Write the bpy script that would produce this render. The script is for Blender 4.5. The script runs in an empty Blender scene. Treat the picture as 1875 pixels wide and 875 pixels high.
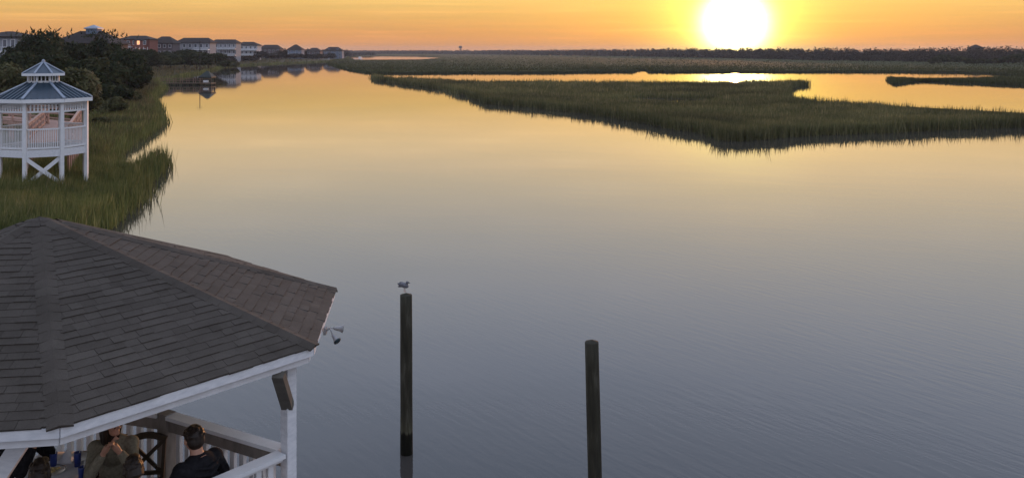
import bpy, bmesh, math, random
import numpy as np
from mathutils import Vector, Matrix, noise as mnoise
R = math.radians
random.seed(7); rng = np.random.default_rng(11)
S = bpy.context.scene
COL = S.collection

# ------------------------------------------------------------------ camera
H = 8.0; F = 1600.0; CX = 937.5; HY = 94.0        # eye height, focal length in photo pixels, horizon row
cam = bpy.data.cameras.new('camera'); co = bpy.data.objects.new('camera', cam); COL.objects.link(co)
cam.sensor_width = 36; cam.lens = 36*F/1875
cam.shift_y = -(437.5-HY)/1875
cam.clip_start = 0.1; cam.clip_end = 30000
co.location = (0, 0, H); co.rotation_euler = (R(90), 0, 0)
S.camera = co

# ------------------------------------------------------------------ world, sun, exposure
SUN_AZ, SUN_EL = R(14.3), R(1.75)
SD = Vector((math.sin(SUN_AZ)*math.cos(SUN_EL), math.cos(SUN_AZ)*math.cos(SUN_EL), math.sin(SUN_EL)))
W = bpy.data.worlds.new('World'); S.world = W; W.use_nodes = True
nt = W.node_tree; N = nt.nodes; L = nt.links; N.clear()
def wn(t, **k):
    n = N.new(t)
    for a, b in k.items(): setattr(n, a, b)
    return n
def wmath(op, a, b=None, c=None):
    n = wn('ShaderNodeMath', operation=op)
    for i, v in enumerate((a, b, c)):
        if v is None: continue
        if isinstance(v, (int, float)): n.inputs[i].default_value = v
        else: L.new(v, n.inputs[i])
    return n.outputs[0]
def wramp(fac, stops):
    n = wn('ShaderNodeValToRGB'); e = n.color_ramp.elements
    while len(e) < len(stops): e.new(0.5)
    for i, (p, c) in enumerate(stops): e[i].position = p; e[i].color = (*c, 1)
    L.new(fac, n.inputs[0]); return n.outputs[0]
def wmix(fac, a, b, mode='MIX'):
    n = wn('ShaderNodeMix', data_type='RGBA', blend_type=mode); n.clamp_result = False
    for s, v in ((0, fac), (6, a), (7, b)):
        if isinstance(v, (int, float)): n.inputs[s].default_value = v
        elif isinstance(v, tuple): n.inputs[s].default_value = (*v, 1)
        else: L.new(v, n.inputs[s])
    return n.outputs[2]
tc = wn('ShaderNodeTexCoord'); sep = wn('ShaderNodeSeparateXYZ'); L.new(tc.outputs['Generated'], sep.inputs[0])
z = wmath('ABSOLUTE', sep.outputs[2])
el = wmath('MULTIPLY', wmath('ARCSINE', z), 2/math.pi)           # 0 horizon .. 1 zenith
d = lambda deg: deg/90.0
front = wramp(el, [(0, (.68,.29,.10)), (d(1.2), (.71,.345,.115)), (d(2.2), (.75,.43,.135)), (d(3.4), (.83,.545,.175)), (d(4.6), (1.08,.74,.33)), (d(6), (1.20,.89,.48)), (d(9), (1.08,.94,.69)),
                   (d(12.5), (.99,.99,.95)), (d(16), (1.0,1.08,1.22)), (d(20), (.93,1.08,1.37)), (d(28), (.72,.91,1.26)), (d(50), (.60,.69,.95)), (1, (.53,.64,.92))])
back = wramp(el, [(0, (.52,.50,.60)), (d(8), (.62,.63,.74)), (d(25), (.68,.76,.94)), (1, (.53,.64,.92))])
az = wmath('MULTIPLY_ADD', sep.outputs[1], 0.9, 0.35); azc = wn('ShaderNodeClamp'); L.new(az, azc.inputs[0])
sky = wmix(azc.outputs[0], back, front)
# glow round the low sun
vd = wn('ShaderNodeVectorMath', operation='DOT_PRODUCT'); L.new(tc.outputs['Generated'], vd.inputs[0]); vd.inputs[1].default_value = SD
dd = wmath('SUBTRACT', 1.0, vd.outputs['Value'])
def glow(scale, pw): return wmath('EXPONENT', wmath('MULTIPLY', wmath('POWER', wmath('DIVIDE', dd, scale), pw), -1.0))
def addglow(base, g, c):
    n = wn('ShaderNodeVectorMath', operation='SCALE'); n.inputs[0].default_value = c; L.new(g, n.inputs['Scale'])
    m = wn('ShaderNodeVectorMath', operation='ADD'); L.new(base, m.inputs[0]); L.new(n.outputs[0], m.inputs[1]); return m.outputs[0]
sky = addglow(sky, glow(.00050, 1.35), (7.5, 6.0, 2.8))
sky = addglow(sky, glow(.0023, 1.1), (.70, .90, .15))
sky = addglow(sky, glow(.016, .9), (.16, .13, .0))
# thin streaks of cloud
mp = wn('ShaderNodeMapping'); mp.inputs['Scale'].default_value = (2.2, 2.2, 60); L.new(tc.outputs['Generated'], mp.inputs[0])
nz = wn('ShaderNodeTexNoise'); nz.inputs['Scale'].default_value = 2.4; nz.inputs['Detail'].default_value = 4; nz.inputs['Roughness'].default_value = .55
L.new(mp.outputs[0], nz.inputs['Vector'])
cl = wramp(nz.outputs[0], [(0, (0.92,0.91,.93)), (.42, (.96,.96,.97)), (.58, (1.03,1.0,1.0)), (.70, (1.14,1.12,1.12)), (1, (1.3,1.28,1.3))])
sky = wmix(1.0, sky, cl, 'MULTIPLY')
bg1 = wn('ShaderNodeBackground'); L.new(sky, bg1.inputs[0]); bg1.inputs[1].default_value = 1.0
st = wn('ShaderNodeTexSky', sky_type='NISHITA'); st.sun_disc = False; st.sun_elevation = SUN_EL; st.sun_rotation = SUN_AZ
st.altitude = 0; st.dust_density = 2.0
bg2 = wn('ShaderNodeBackground'); L.new(st.outputs[0], bg2.inputs[0]); bg2.inputs[1].default_value = 0.015
ad = wn('ShaderNodeAddShader'); L.new(bg1.outputs[0], ad.inputs[0]); L.new(bg2.outputs[0], ad.inputs[1])
wo = wn('ShaderNodeOutputWorld'); L.new(ad.outputs[0], wo.inputs['Surface'])
W.cycles.sampling_method = 'MANUAL'; W.cycles.sample_map_resolution = 1024

sl = bpy.data.lights.new('sun', 'SUN'); sl.energy = 1.4; sl.angle = R(0.53); sl.color = (1, .42, .16)
so = bpy.data.objects.new('sun', sl); COL.objects.link(so); so.rotation_euler = (-SD).to_track_quat('-Z', 'Y').to_euler()
vs = S.view_settings; vs.view_transform = 'Standard'; vs.look = 'None'; vs.gamma = 1; vs.exposure = 0; vs.use_curve_mapping = False
S.cycles.max_bounces = 6; S.cycles.volume_bounces = 1; S.cycles.use_denoising = True

# ------------------------------------------------------------------ helpers
def PT(px, py, z=0.0):                       # photo pixel + known height -> the place on the ground
    dep = F*(H-z)/(py-HY); return ((px-CX)/F*dep, dep, z)
def XD(px, dep): return (px-CX)/F*dep
def ZD(py, dep): return H-(py-HY)/F*dep
def tag(o, label=None, cat=None, group=None, kind=None):
    for k, v in (('label', label), ('category', cat), ('group', group), ('kind', kind)):
        if v: o[k] = v
    return o
def link(o, parent=None):
    COL.objects.link(o)
    if parent is not None: o.parent = parent
    return o
def empty(name, loc, rz=0, label=None, cat=None, group=None):
    o = bpy.data.objects.new(name, None); o.location = loc; o.rotation_euler = (0, 0, rz); COL.objects.link(o)
    o.empty_display_size = .2
    return tag(o, label, cat, group)
def copy_tree(o, parent=None):
    c = o.copy(); COL.objects.link(c); c.parent = parent
    for ch in list(o.children): copy_tree(ch, c)
    return c
class MB:
    def __init__(s): s.v = []; s.f = []; s.t = []
    def add(s, vs_, fs, t=None):
        b = len(s.v); s.v += [tuple(v) for v in vs_]; s.f += [tuple(i+b for i in f) for f in fs]
        s.t += [random.random() if t is None else t]*len(vs_); return s
    def box(s, c, sz, rz=0, M=None):
        x, y, zz = (k/2 for k in sz)
        vs_ = [Vector((a*x, b*y, g*zz)) for g in (-1, 1) for a, b in ((-1,-1),(1,-1),(1,1),(-1,1))]
        m = Matrix.Translation(c) @ Matrix.Rotation(rz, 4, 'Z')
        if M is not None: m = m @ M
        return s.add([m@v for v in vs_], [(3,2,1,0),(4,5,6,7),(0,1,5,4),(1,2,6,5),(2,3,7,6),(3,0,4,7)])
    def bar(s, a, b, w, h, up=(0,0,1), t=None):    # rectangular bar from a to b: w sideways, h along up
        a = Vector(a); b = Vector(b); dr = (b-a).normalized(); u = Vector(up)
        if abs(dr.dot(u)) > .98: u = Vector((0, 1, 0))
        sd = dr.cross(u).normalized(); u = sd.cross(dr).normalized()
        vs_ = [p + sd*(i*w/2) + u*(j*h/2) for p in (a, b) for i, j in ((-1,-1),(1,-1),(1,1),(-1,1))]
        return s.add(vs_, [(3,2,1,0),(4,5,6,7),(0,1,5,4),(1,2,6,5),(2,3,7,6),(3,0,4,7)], t)
    def tube(s, pts, rad, n=10, cap=True):
        pts = [Vector(p) for p in pts]; vs_ = []; k = len(pts)
        if not isinstance(rad, (list, tuple)): rad = [rad]*k
        for i, p in enumerate(pts):
            dr = (pts[min(i+1, k-1)]-pts[max(i-1, 0)]).normalized()
            u = Vector((0,0,1)) if abs(dr.z) < .9 else Vector((0,1,0))
            a = dr.cross(u).normalized(); b = a.cross(dr)
            for j in range(n):
                t = 2*math.pi*j/n; vs_.append(p + (a*math.cos(t)+b*math.sin(t))*rad[i])
        fs = [(i*n+j, i*n+(j+1)%n, (i+1)*n+(j+1)%n, (i+1)*n+j) for i in range(k-1) for j in range(n)]
        if cap: fs += [tuple(range(n))[::-1], tuple((k-1)*n+j for j in range(n))]
        return s.add(vs_, fs)
    def ell(s, c, r, M=None, n=14, m=9):
        vs_ = []; c = Vector(c)
        for i in range(m+1):
            ph = math.pi*i/m
            for j in range(n):
                t = 2*math.pi*j/n; v = Vector((r[0]*math.sin(ph)*math.cos(t), r[1]*math.sin(ph)*math.sin(t), r[2]*math.cos(ph)))
                vs_.append(c + (M@v if M is not None else v))
        fs = [(i*n+j, (i+1)*n+j, (i+1)*n+(j+1)%n, i*n+(j+1)%n) for i in range(m) for j in range(n)]
        return s.add(vs_, fs)
    def build(s, name, m, parent=None, smooth=False, bevel=0):
        me = bpy.data.meshes.new(name); me.from_pydata(s.v, [], s.f); me.update()
        a = me.attributes.new('tint', 'FLOAT', 'POINT'); a.data.foreach_set('value', s.t)
        me.materials.append(m)
        if smooth: me.polygons.foreach_set('use_smooth', [True]*len(me.polygons))
        o = bpy.data.objects.new(name, me)
        if bevel:
            b = o.modifiers.new('bevel', 'BEVEL'); b.width = bevel; b.segments = 1; b.limit_method = 'ANGLE'
        return link(o, parent)
def np_mesh(name, verts, nper, m, tint, parent=None):      # verts (n,nper,3): every face on its own
    n = len(verts); me = bpy.data.meshes.new(name)
    me.vertices.add(n*nper); me.vertices.foreach_set('co', verts.astype(np.float32).ravel())
    me.loops.add(n*nper); me.loops.foreach_set('vertex_index', np.arange(n*nper, dtype=np.int32))
    me.polygons.add(n); me.polygons.foreach_set('loop_start', np.arange(0, n*nper, nper, dtype=np.int32))
    try: me.polygons.foreach_set('loop_total', np.full(n, nper, dtype=np.int32))
    except Exception: pass
    me.update(calc_edges=True)
    a = me.attributes.new('tint', 'FLOAT', 'POINT'); a.data.foreach_set('value', np.repeat(tint, nper).astype(np.float32))
    me.materials.append(m)
    return link(bpy.data.objects.new(name, me), parent)

# ------------------------------------------------------------------ materials
def mat(name, rough=.7, spec=.3):
    m = bpy.data.materials.new(name); m.use_nodes = True
    b = m.node_tree.nodes['Principled BSDF']; b.inputs['Roughness'].default_value = rough
    b.inputs['Specular IOR Level'].default_value = spec
    return m, m.node_tree, b
def mnode(nt, t, **k):
    n = nt.nodes.new(t)
    for a, b in k.items(): setattr(n, a, b)
    return n
def ramp(nt, fac, stops):
    n = mnode(nt, 'ShaderNodeValToRGB'); e = n.color_ramp.elements
    while len(e) < len(stops): e.new(.5)
    for i, (p, c) in enumerate(stops): e[i].position = p; e[i].color = (*c, 1)
    nt.links.new(fac, n.inputs[0]); return n.outputs[0]
def nz_out(nt, scale, detail=4, rough=.6, stretch=(1,1,1)):
    t = mnode(nt, 'ShaderNodeTexCoord'); mp = mnode(nt, 'ShaderNodeMapping'); mp.inputs['Scale'].default_value = stretch
    nt.links.new(t.outputs['Object'], mp.inputs[0])
    n = mnode(nt, 'ShaderNodeTexNoise'); n.inputs['Scale'].default_value = scale; n.inputs['Detail'].default_value = detail; n.inputs['Roughness'].default_value = rough
    nt.links.new(mp.outputs[0], n.inputs['Vector']); return n.outputs[0]
def mulc(nt, a, b, fac=1.0):
    n = mnode(nt, 'ShaderNodeMix', data_type='RGBA', blend_type='MULTIPLY'); n.inputs[0].default_value = fac
    nt.links.new(a, n.inputs[6]); nt.links.new(b, n.inputs[7]); return n.outputs[2]
def bump(nt, b, fac, dist, strength=1.0):
    n = mnode(nt, 'ShaderNodeBump'); n.inputs['Distance'].default_value = dist; n.inputs['Strength'].default_value = strength
    nt.links.new(fac, n.inputs['Height']); nt.links.new(n.outputs[0], b.inputs['Normal'])
def noisy(name, c1, c2, scale=8, rough=.7, spec=.3, bd=0, stretch=(1,1,1), tint=0.0, detail=4):
    m, nt, b = mat(name, rough, spec); f = nz_out(nt, scale, detail, .6, stretch)
    c = ramp(nt, f, [(.3, c1), (.7, c2)])
    if tint:
        a = mnode(nt, 'ShaderNodeAttribute', attribute_name='tint')
        c = mulc(nt, c, ramp(nt, a.outputs['Fac'], [(0, (1-tint,)*3), (1, (1,)*3)]))
    nt.links.new(c, b.inputs['Base Color'])
    if bd: bump(nt, b, f, bd)
    return m
def leafy(name, stops, trans=.25, patch=.12, prange=(.65, 1.15)):
    m, nt, b = mat(name, .75, .12)
    a = mnode(nt, 'ShaderNodeAttribute', attribute_name='tint')
    c = ramp(nt, a.outputs['Fac'], stops)
    f = nz_out(nt, patch, 3, .6); c = mulc(nt, c, ramp(nt, f, [(.3, (prange[0],)*3), (.7, (prange[1], prange[1]*.98, prange[1]*.9))]))
    nt.links.new(c, b.inputs['Base Color'])
    tr = mnode(nt, 'ShaderNodeBsdfTranslucent'); nt.links.new(c, tr.inputs[0])
    mx = mnode(nt, 'ShaderNodeMixShader'); mx.inputs[0].default_value = trans
    nt.links.new(b.outputs[0], mx.inputs[1]); nt.links.new(tr.outputs[0], mx.inputs[2])
    nt.links.new(mx.outputs[0], nt.nodes['Material Output'].inputs['Surface'])
    return m
M = {}
M['white'] = noisy('white_paint', (.70,.72,.74), (.80,.81,.82), 5, .55, .35, tint=.08)
M['trim'] = noisy('weathered_white_trim', (.60,.62,.65), (.78,.79,.81), 9, .6, .3, tint=.10, stretch=(1,1,3))
M['rail'] = noisy('weathered_rail_paint', (.66,.66,.67), (.80,.81,.83), 6, .65, .25, tint=.14)
M['underwood'] = noisy('bare_brown_timber', (.10,.075,.05), (.19,.145,.10), 14, .8, .2, tint=.3, stretch=(1,1,.3))
M['ceiling'] = noisy('painted_ceiling_boards', (.42,.40,.37), (.55,.53,.50), 12, .8, .2)
M['deck'] = noisy('weathered_deck_boards', (.26,.24,.22), (.38,.36,.33), 10, .8, .2, tint=.3)
M['walk'] = noisy('reddish_boardwalk_timber', (.36,.22,.17), (.50,.33,.27), 4, .8, .2, tint=.25)
M['walkdark'] = noisy('dark_reddish_timber', (.14,.09,.07), (.24,.16,.13), 4, .8, .2, tint=.25)
M['dockroof'] = noisy('dark_green_roof', (.018,.028,.025), (.03,.042,.038), 2, .7, .3)
M['greywood'] = noisy('grey_timber', (.20,.18,.16), (.30,.27,.24), 10, .8, .2, stretch=(1,1,.4))
M['metalroof'] = noisy('blue_metal_roof', (.022,.042,.062), (.040,.068,.098), 1.5, .38, .5, tint=.15)
M['roofcap'] = noisy('pale_hip_cap', (.20,.25,.32), (.30,.34,.40), 3, .45, .4)
M['skin'] = noisy('skin', (.42,.22,.15), (.52,.29,.20), 30, .5, .4)
M['hair'] = noisy('dark_hair', (.012,.009,.007), (.035,.022,.015), 60, .5, .4, stretch=(1,1,.2))
M['hairbrown'] = noisy('brown_hair', (.05,.022,.012), (.10,.045,.025), 60, .5, .4, stretch=(1,1,.2))
M['black'] = noisy('black_cloth', (.010,.010,.012), (.022,.022,.026), 25, .9, .1)
M['olive'] = noisy('olive_grey_knit', (.16,.145,.10), (.27,.25,.19), 35, .9, .1)
M['cream'] = noisy('cream_cloth', (.48,.40,.32), (.60,.52,.43), 25, .9, .1)
M['yellow'] = noisy('straw_yellow_cloth', (.36,.32,.16), (.46,.42,.24), 25, .9, .1)
M['navy'] = noisy('dark_trousers', (.02,.022,.03), (.035,.038,.05), 30, .9, .1)
M['cloth'] = noisy('white_table_cloth', (.74,.75,.78), (.82,.83,.85), 8, .8, .1)
M['china'] = noisy('white_china', (.78,.77,.72), (.84,.83,.78), 5, .25, .5)
M['food'] = noisy('food', (.45,.33,.10), (.62,.55,.30), 40, .6, .3)
M['blue'] = noisy('blue_plastic', (.02,.045,.22), (.03,.06,.28), 6, .35, .5)
M['chair'] = noisy('brown_chair_wood', (.05,.038,.025), (.09,.066,.042), 18, .6, .35, tint=.2)
M['steel'] = noisy('grey_lamp_metal', (.20,.20,.20), (.32,.31,.31), 12, .45, .4)
M['glassdark'] = noisy('dark_lamp_glass', (.03,.05,.06), (.05,.08,.09), 6, .15, .6)
M['bird'] = noisy('slate_grey_feathers', (.10,.10,.11), (.18,.18,.20), 40, .8, .2)
M['birdwhite'] = noisy('white_feathers', (.55,.55,.55), (.65,.65,.65), 40, .8, .2)
M['birdleg'] = noisy('pinkish_bird_leg', (.45,.30,.26), (.55,.38,.32), 40, .6, .2)
M['trunk'] = noisy('bark', (.035,.028,.022), (.08,.065,.05), 6, .9, .1, stretch=(1,1,.3))
M['mud'] = noisy('marsh_mud', (.018,.018,.012), (.04,.038,.024), .3, .8, .3, detail=8)
M['land'] = noisy('sandy_scrub_ground', (.03,.032,.016), (.065,.06,.035), .15, .9, .1, detail=8)
M['canopy'] = noisy('marsh_canopy', (.040,.048,.022), (.068,.070,.036), .03, .95, .05, detail=10, stretch=(1,4,1))
M['grass'] = leafy('marsh_grass_blades', [(0, (.064,.072,.030)), (.5, (.135,.130,.060)), (.85, (.22,.19,.10)), (1, (.33,.27,.14))], .3, .04, (.55, 1.4))
M['shadewood'] = noisy('shadow_toned_timber', (.10,.092,.078), (.15,.14,.12), 10, .8, .2)  # knee brace's underside shadow is put into this dark colour
M['grassbank'] = leafy('bank_grass_blades', [(0, (.070,.095,.030)), (.5, (.155,.17,.062)), (.85, (.26,.24,.10)), (1, (.40,.33,.17))], .3, .09, (.6, 1.25))
M['grassfar'] = leafy('far_marsh_blades', [(0, (.040,.052,.020)), (.6, (.066,.074,.032)), (1, (.105,.095,.048))], .12, .012, (.55, 1.25))
M['brush'] = leafy('brown_brush', [(0, (.065,.066,.03)), (.6, (.13,.115,.06)), (1, (.22,.17,.09))], .3, .05)
M['leaf'] = leafy('dark_leaves', [(0, (.016,.024,.010)), (.6, (.035,.045,.018)), (1, (.07,.070,.03))], .2, .15)
M['leaf_olive'] = leafy('olive_leaves', [(0, (.055,.060,.025)), (.6, (.11,.11,.052)), (1, (.18,.15,.08))], .25, .15)
M['leaf_far'] = leafy('distant_leaves', [(0, (.022,.022,.018)), (.6, (.036,.032,.026)), (1, (.058,.046,.036))], .2, .02)
M['hroof'] = noisy('house_shingles', (.022,.018,.018), (.042,.034,.033), 1.2, .85, .2)
M['hwin'] = noisy('window_glass', (.05,.06,.08), (.08,.09,.11), 1, .08, .8)
def hwall(n, c):
    c = tuple(v*.8 for v in c)
    c2 = tuple(min(.85, v*1.12) for v in c); return noisy(n, c, c2, .8, .8, .2, stretch=(.2,.2,6))
WALLS = {'grey': hwall('grey_siding', (.30,.31,.34)), 'white': hwall('white_siding', (.48,.49,.52)), 'red': hwall('red_brown_siding', (.24,.09,.07)),
         'blue': hwall('blue_grey_siding', (.17,.22,.30)), 'tan': hwall('tan_siding', (.26,.21,.18)), 'dark': hwall('dark_siding', (.12,.10,.11))}
m, nt_, b = mat('glowing_window', .4); b.inputs['Base Color'].default_value = (.4,.2,.1,1)
f = nz_out(nt_, 1.5); nt_.links.new(ramp(nt_, f, [(.3, (1,.30,.10)), (.7, (1,.55,.28))]), b.inputs['Emission Color']); b.inputs['Emission Strength'].default_value = 1.5  # emission makes these panes glow warm orange
M['glowing'] = m
# pilings: bare wood above, black wet and fouled band near the water
m, nt_, b = mat('piling_wood', .85, .15)
f = nz_out(nt_, 10, 8, .65, (1,1,.12)); c = ramp(nt_, f, [(.3, (.022,.021,.016)), (.55, (.045,.042,.030)), (.72, (.10,.095,.075))])
tcn = mnode(nt_, 'ShaderNodeTexCoord'); sp = mnode(nt_, 'ShaderNodeSeparateXYZ'); nt_.links.new(tcn.outputs['Object'], sp.inputs[0])
mr = mnode(nt_, 'ShaderNodeMath', operation='MULTIPLY_ADD'); nt_.links.new(f, mr.inputs[0]); mr.inputs[1].default_value = .35; nt_.links.new(sp.outputs[2], mr.inputs[2])
k = ramp(nt_, mr.outputs[0], [(.60, (.20,.20,.18)), (.66, (1.5,1.5,1.35)), (.95, (1,1,1))])
nt_.links.new(mulc(nt_, c, k), b.inputs['Base Color']); bump(nt_, b, f, .012)
M['piling'] = m
# roof shingles: each tab has its own tone
m, nt_, b = mat('asphalt_shingles', .92, .12)
a = mnode(nt_, 'ShaderNodeAttribute', attribute_name='tint')
c = ramp(nt_, a.outputs['Fac'], [(0, (.045,.038,.031)), (.45, (.067,.058,.049)), (.8, (.082,.072,.061)), (1, (.105,.096,.086))])
f1 = nz_out(nt_, 120, 3, .7); f2 = nz_out(nt_, 1.3, 5, .65)
c = mulc(nt_, c, ramp(nt_, f1, [(.3, (.75,.75,.75)), (.7, (1.2,1.2,1.2))])); c = mulc(nt_, c, ramp(nt_, f2, [(.3, (.80,.79,.77)), (.7, (1.28,1.26,1.26))]))
nt_.links.new(c, b.inputs['Base Color']); bump(nt_, b, f1, .003)
M['shingle'] = m
# water
m, nt_, b = mat('calm_water', .03, .5)
b.inputs['Base Color'].default_value = (.046,.042,.038,1); b.inputs['IOR'].default_value = 1.333
def wnoise(scale, stretch, rz, detail):
    t = mnode(nt_, 'ShaderNodeTexCoord'); m0 = mnode(nt_, 'ShaderNodeMapping'); m0.inputs['Rotation'].default_value = (0,0,rz); mp = mnode(nt_, 'ShaderNodeMapping'); mp.inputs['Scale'].default_value = stretch
    nt_.links.new(t.outputs['Object'], m0.inputs[0]); nt_.links.new(m0.outputs[0], mp.inputs[0]); n = mnode(nt_, 'ShaderNodeTexNoise'); n.inputs['Scale'].default_value = scale; n.inputs['Detail'].default_value = detail
    nt_.links.new(mp.outputs[0], n.inputs['Vector']); return n.outputs[0]
rip = wnoise(1.0, (1.1, 5.2, 1), R(52), 3); rip2 = wnoise(1.0, (9, 14, 1), R(-10), 2); patch = wnoise(.035, (1, 1.6, 1), R(20), 3); swell = wnoise(.35, (.5, 1.2, 1), R(15), 2)
pr = mnode(nt_, 'ShaderNodeMapRange'); nt_.links.new(patch, pr.inputs[0]); pr.inputs[1].default_value = .35; pr.inputs[2].default_value = .65; pr.inputs[3].default_value = .25; pr.inputs[4].default_value = 1.0
def mm(op, a, b2):
    n = mnode(nt_, 'ShaderNodeMath', operation=op)
    for i, v in enumerate((a, b2)):
        if isinstance(v, (int, float)): n.inputs[i].default_value = v
        else: nt_.links.new(v, n.inputs[i])
    return n.outputs[0]
geo = mnode(nt_, 'ShaderNodeNewGeometry'); sg = mnode(nt_, 'ShaderNodeSeparateXYZ'); nt_.links.new(geo.outputs['Position'], sg.inputs[0])
ex = mnode(nt_, 'ShaderNodeMapRange'); nt_.links.new(sg.outputs[1], ex.inputs[0])          # the wind reaches the open near water, the far creek lies sheltered
ex.inputs[1].default_value = 12; ex.inputs[2].default_value = 70; ex.inputs[3].default_value = 1.0; ex.inputs[4].default_value = .05
hgt = mm('ADD', mm('MULTIPLY', mm('ADD', mm('MULTIPLY', rip, .009), mm('MULTIPLY', rip2, .0015)), mm('MULTIPLY', pr.outputs[0], ex.outputs[0])), mm('MULTIPLY', swell, .004))
bump(nt_, b, hgt, 1.0)
M['water'] = m

# ------------------------------------------------------------------ water and land
def sheet(name, pts, zz, m, thick=0):
    bm = bmesh.new(); vs_ = [bm.verts.new((p[0], p[1], zz)) for p in pts]; fc = bm.faces.new(vs_)
    if fc.normal.z < 0: fc.normal_flip()
    if thick:
        r = bmesh.ops.extrude_face_region(bm, geom=[fc]); 
        for v in [g for g in r['geom'] if isinstance(g, bmesh.types.BMVert)]: v.co.z -= thick
    bmesh.ops.triangulate(bm, faces=bm.faces[:]); bmesh.ops.recalc_face_normals(bm, faces=bm.faces[:])
    me = bpy.data.meshes.new(name); bm.to_mesh(me); bm.free(); me.materials.append(m)
    return link(bpy.data.objects.new(name, me))
tag(sheet('water', [(-9000,-300),(9000,-300),(9000,9000),(-9000,9000)], 0, M['water']), 'calm tidal creek mirroring the orange sunset sky', kind='structure')
tag(sheet('creek_bed', [(-9000,-300),(9000,-300),(9000,9000),(-9000,9000)], -2.0, M['mud']), 'dark creek bed under the water', kind='structure')

def resamp(poly, step_px=None, jit=0.0, n=6):
    out = []
    for i in range(len(poly)):
        a = poly[i]; b2 = poly[(i+1) % len(poly)]
        for t in range(n):
            u = t/n; x = a[0]+(b2[0]-a[0])*u; y = a[1]+(b2[1]-a[1])*u
            s = math.hypot(b2[0]-a[0], b2[1]-a[1])
            nn = mnoise.noise_vector(Vector((x*.15, y*.15, 3)))+mnoise.noise_vector(Vector((x*.5, y*.5, 9)))*.4
            k_ = min(jit, s*.12); out.append((x+nn.x*k_, y+nn.y*k_))
    return out
def lower(l, h=1.0): return [PT(x, HY+(y-HY)*H/(H+h)) for x, y in l]       # visible lower rim (with its mirror image) -> waterline
def upper(l, h=1.0): return [PT(x, HY+(y-HY)*H/(H-h)) for x, y in l]       # visible grass tops -> waterline behind
hg = 1.0
M1 = lower([(684,149),(720,158),(760,165),(820,173),(870,190),(900,201),(950,207),(1000,212),(1060,220),(1120,229),(1180,240),(1230,254),(1290,262),(1345,279),(1395,275),(1450,268),(1520,264),(1600,262),(1700,257),(1800,254),(1900,250),(2250,246)], hg) \
   + upper([(2250,222),(1900,209),(1800,203),(1700,197),(1620,190),(1540,186)], hg) + [PT(1480,193),PT(1450,189),PT(1434,173),PT(1437,163),PT(1456,158.5),PT(1475,156.2),PT(1462,154.4),PT(1440,154.4),PT(1415,155)] + upper([(1390,147),(1300,149),(1100,148),(960,147),(880,148),(800,144),(740,141),(700,142)], hg)
M1 = resamp(M1, jit=1.6)
M2 = lower([(601,120),(640,133),(680,139.5),(760,140),(850,139),(1000,139),(1120,137),(1156,137),(1163,134),(1183,131.5),(1192,137),(1300,137.5),(1400,137),(1600,137),(1750,138),(1815,140)], hg) \
   + [PT(1875,141), PT(2400,146)] + [PT(2400,110), PT(1800,109), PT(1600,108), PT(1400,107), PT(1200,104.5), PT(1000,102.3), PT(850,100.3), PT(700,99.6), PT(655,101.5), PT(640,107), PT(612,112.5)]
M3 = lower([(1629,151),(1660,153.5),(1700,155),(1760,158),(1800,160),(1850,162),(1900,165),(2300,185)], .9) + upper([(2300,150),(1900,138),(1820,140),(1760,142),(1700,142),(1660,144),(1640,147)], .9)
M3 = resamp(M3, jit=.35)
LAND = [(-120,6),(-40,10),(-17,16),(-16.5,24),(-17.2,31)] + [PT(x, HY+(y-HY)*.889) for x, y in [(200,447),(217,430),(243,408),(268,384),(292,352),(308,338),(316,322)]] \
   + [PT(313,300),PT(296,318),PT(268,326),PT(240,330),PT(216,326),PT(202,305),PT(208,286)] + [PT(x, HY+(y-HY)*.889) for x, y in [(222,296),(262,280),(300,258),(312,240)]] \
   + [PT(313,226),PT(305,214),PT(290,202),PT(280,192),PT(279,180),PT(290,172),PT(300,165),PT(297,158),PT(285,153),PT(292,148),PT(318,145),PT(345,139),PT(378,133),PT(402,126),PT(430,121),PT(500,117.5),PT(560,115),PT(606,113.2)] \
   + [PT(640,108.5), PT(640,103), PT(560,101), (-700,2600), (-2500,2600), (-900,60)]
LAND = [((p[0]-.014*p[1], p[1]) if 30 < p[1] < 130 and p[0] > -45 and p[0]/p[1] > -.43 else (p[0]-.002*p[1], p[1])) for p in LAND]
LAND = resamp(LAND, jit=.5)
for nm, P_, lb in (('marsh_flat', M1, 'low mud flat under the big grass island in mid creek'), ('back_marsh_flat', M2, 'low mud flat under the wide back marsh'), ('spit_flat', M3, 'low mud flat under the thin grass spit at right')):
    tag(sheet(nm, P_, .03, M['mud'], .4), lb, kind='structure')
# inner pools
POND1 = [PT(x, y, .1) for x, y in [(1138,183.5),(1180,181),(1250,181.5),(1315,183),(1316,186),(1290,193),(1200,194),(1150,188)]]
POND2 = [PT(x, y, .1) for x, y in [(640,106),(700,104.7),(760,105.2),(806,107.6),(770,110.4),(700,111),(650,111)]]
tag(sheet('marsh_pool', POND1, .045, M['water']), 'narrow strip of bright water inside the grass island', kind='structure')
tag(sheet('far_pool', POND2, .12, M['water']), 'long bright pool lying in the far marsh at left', kind='structure')
tag(sheet('mainland', [PT(590,99.9)[:2], PT(850,99.0)[:2], PT(1200,103)[:2], PT(1400,106)[:2], PT(2500,108)[:2], (8500,1200), (8500,8800), (-3500,8800), (-3500,2500)], .16, M['land'], .5), 'flat far mainland under the tree line', kind='structure')

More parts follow.
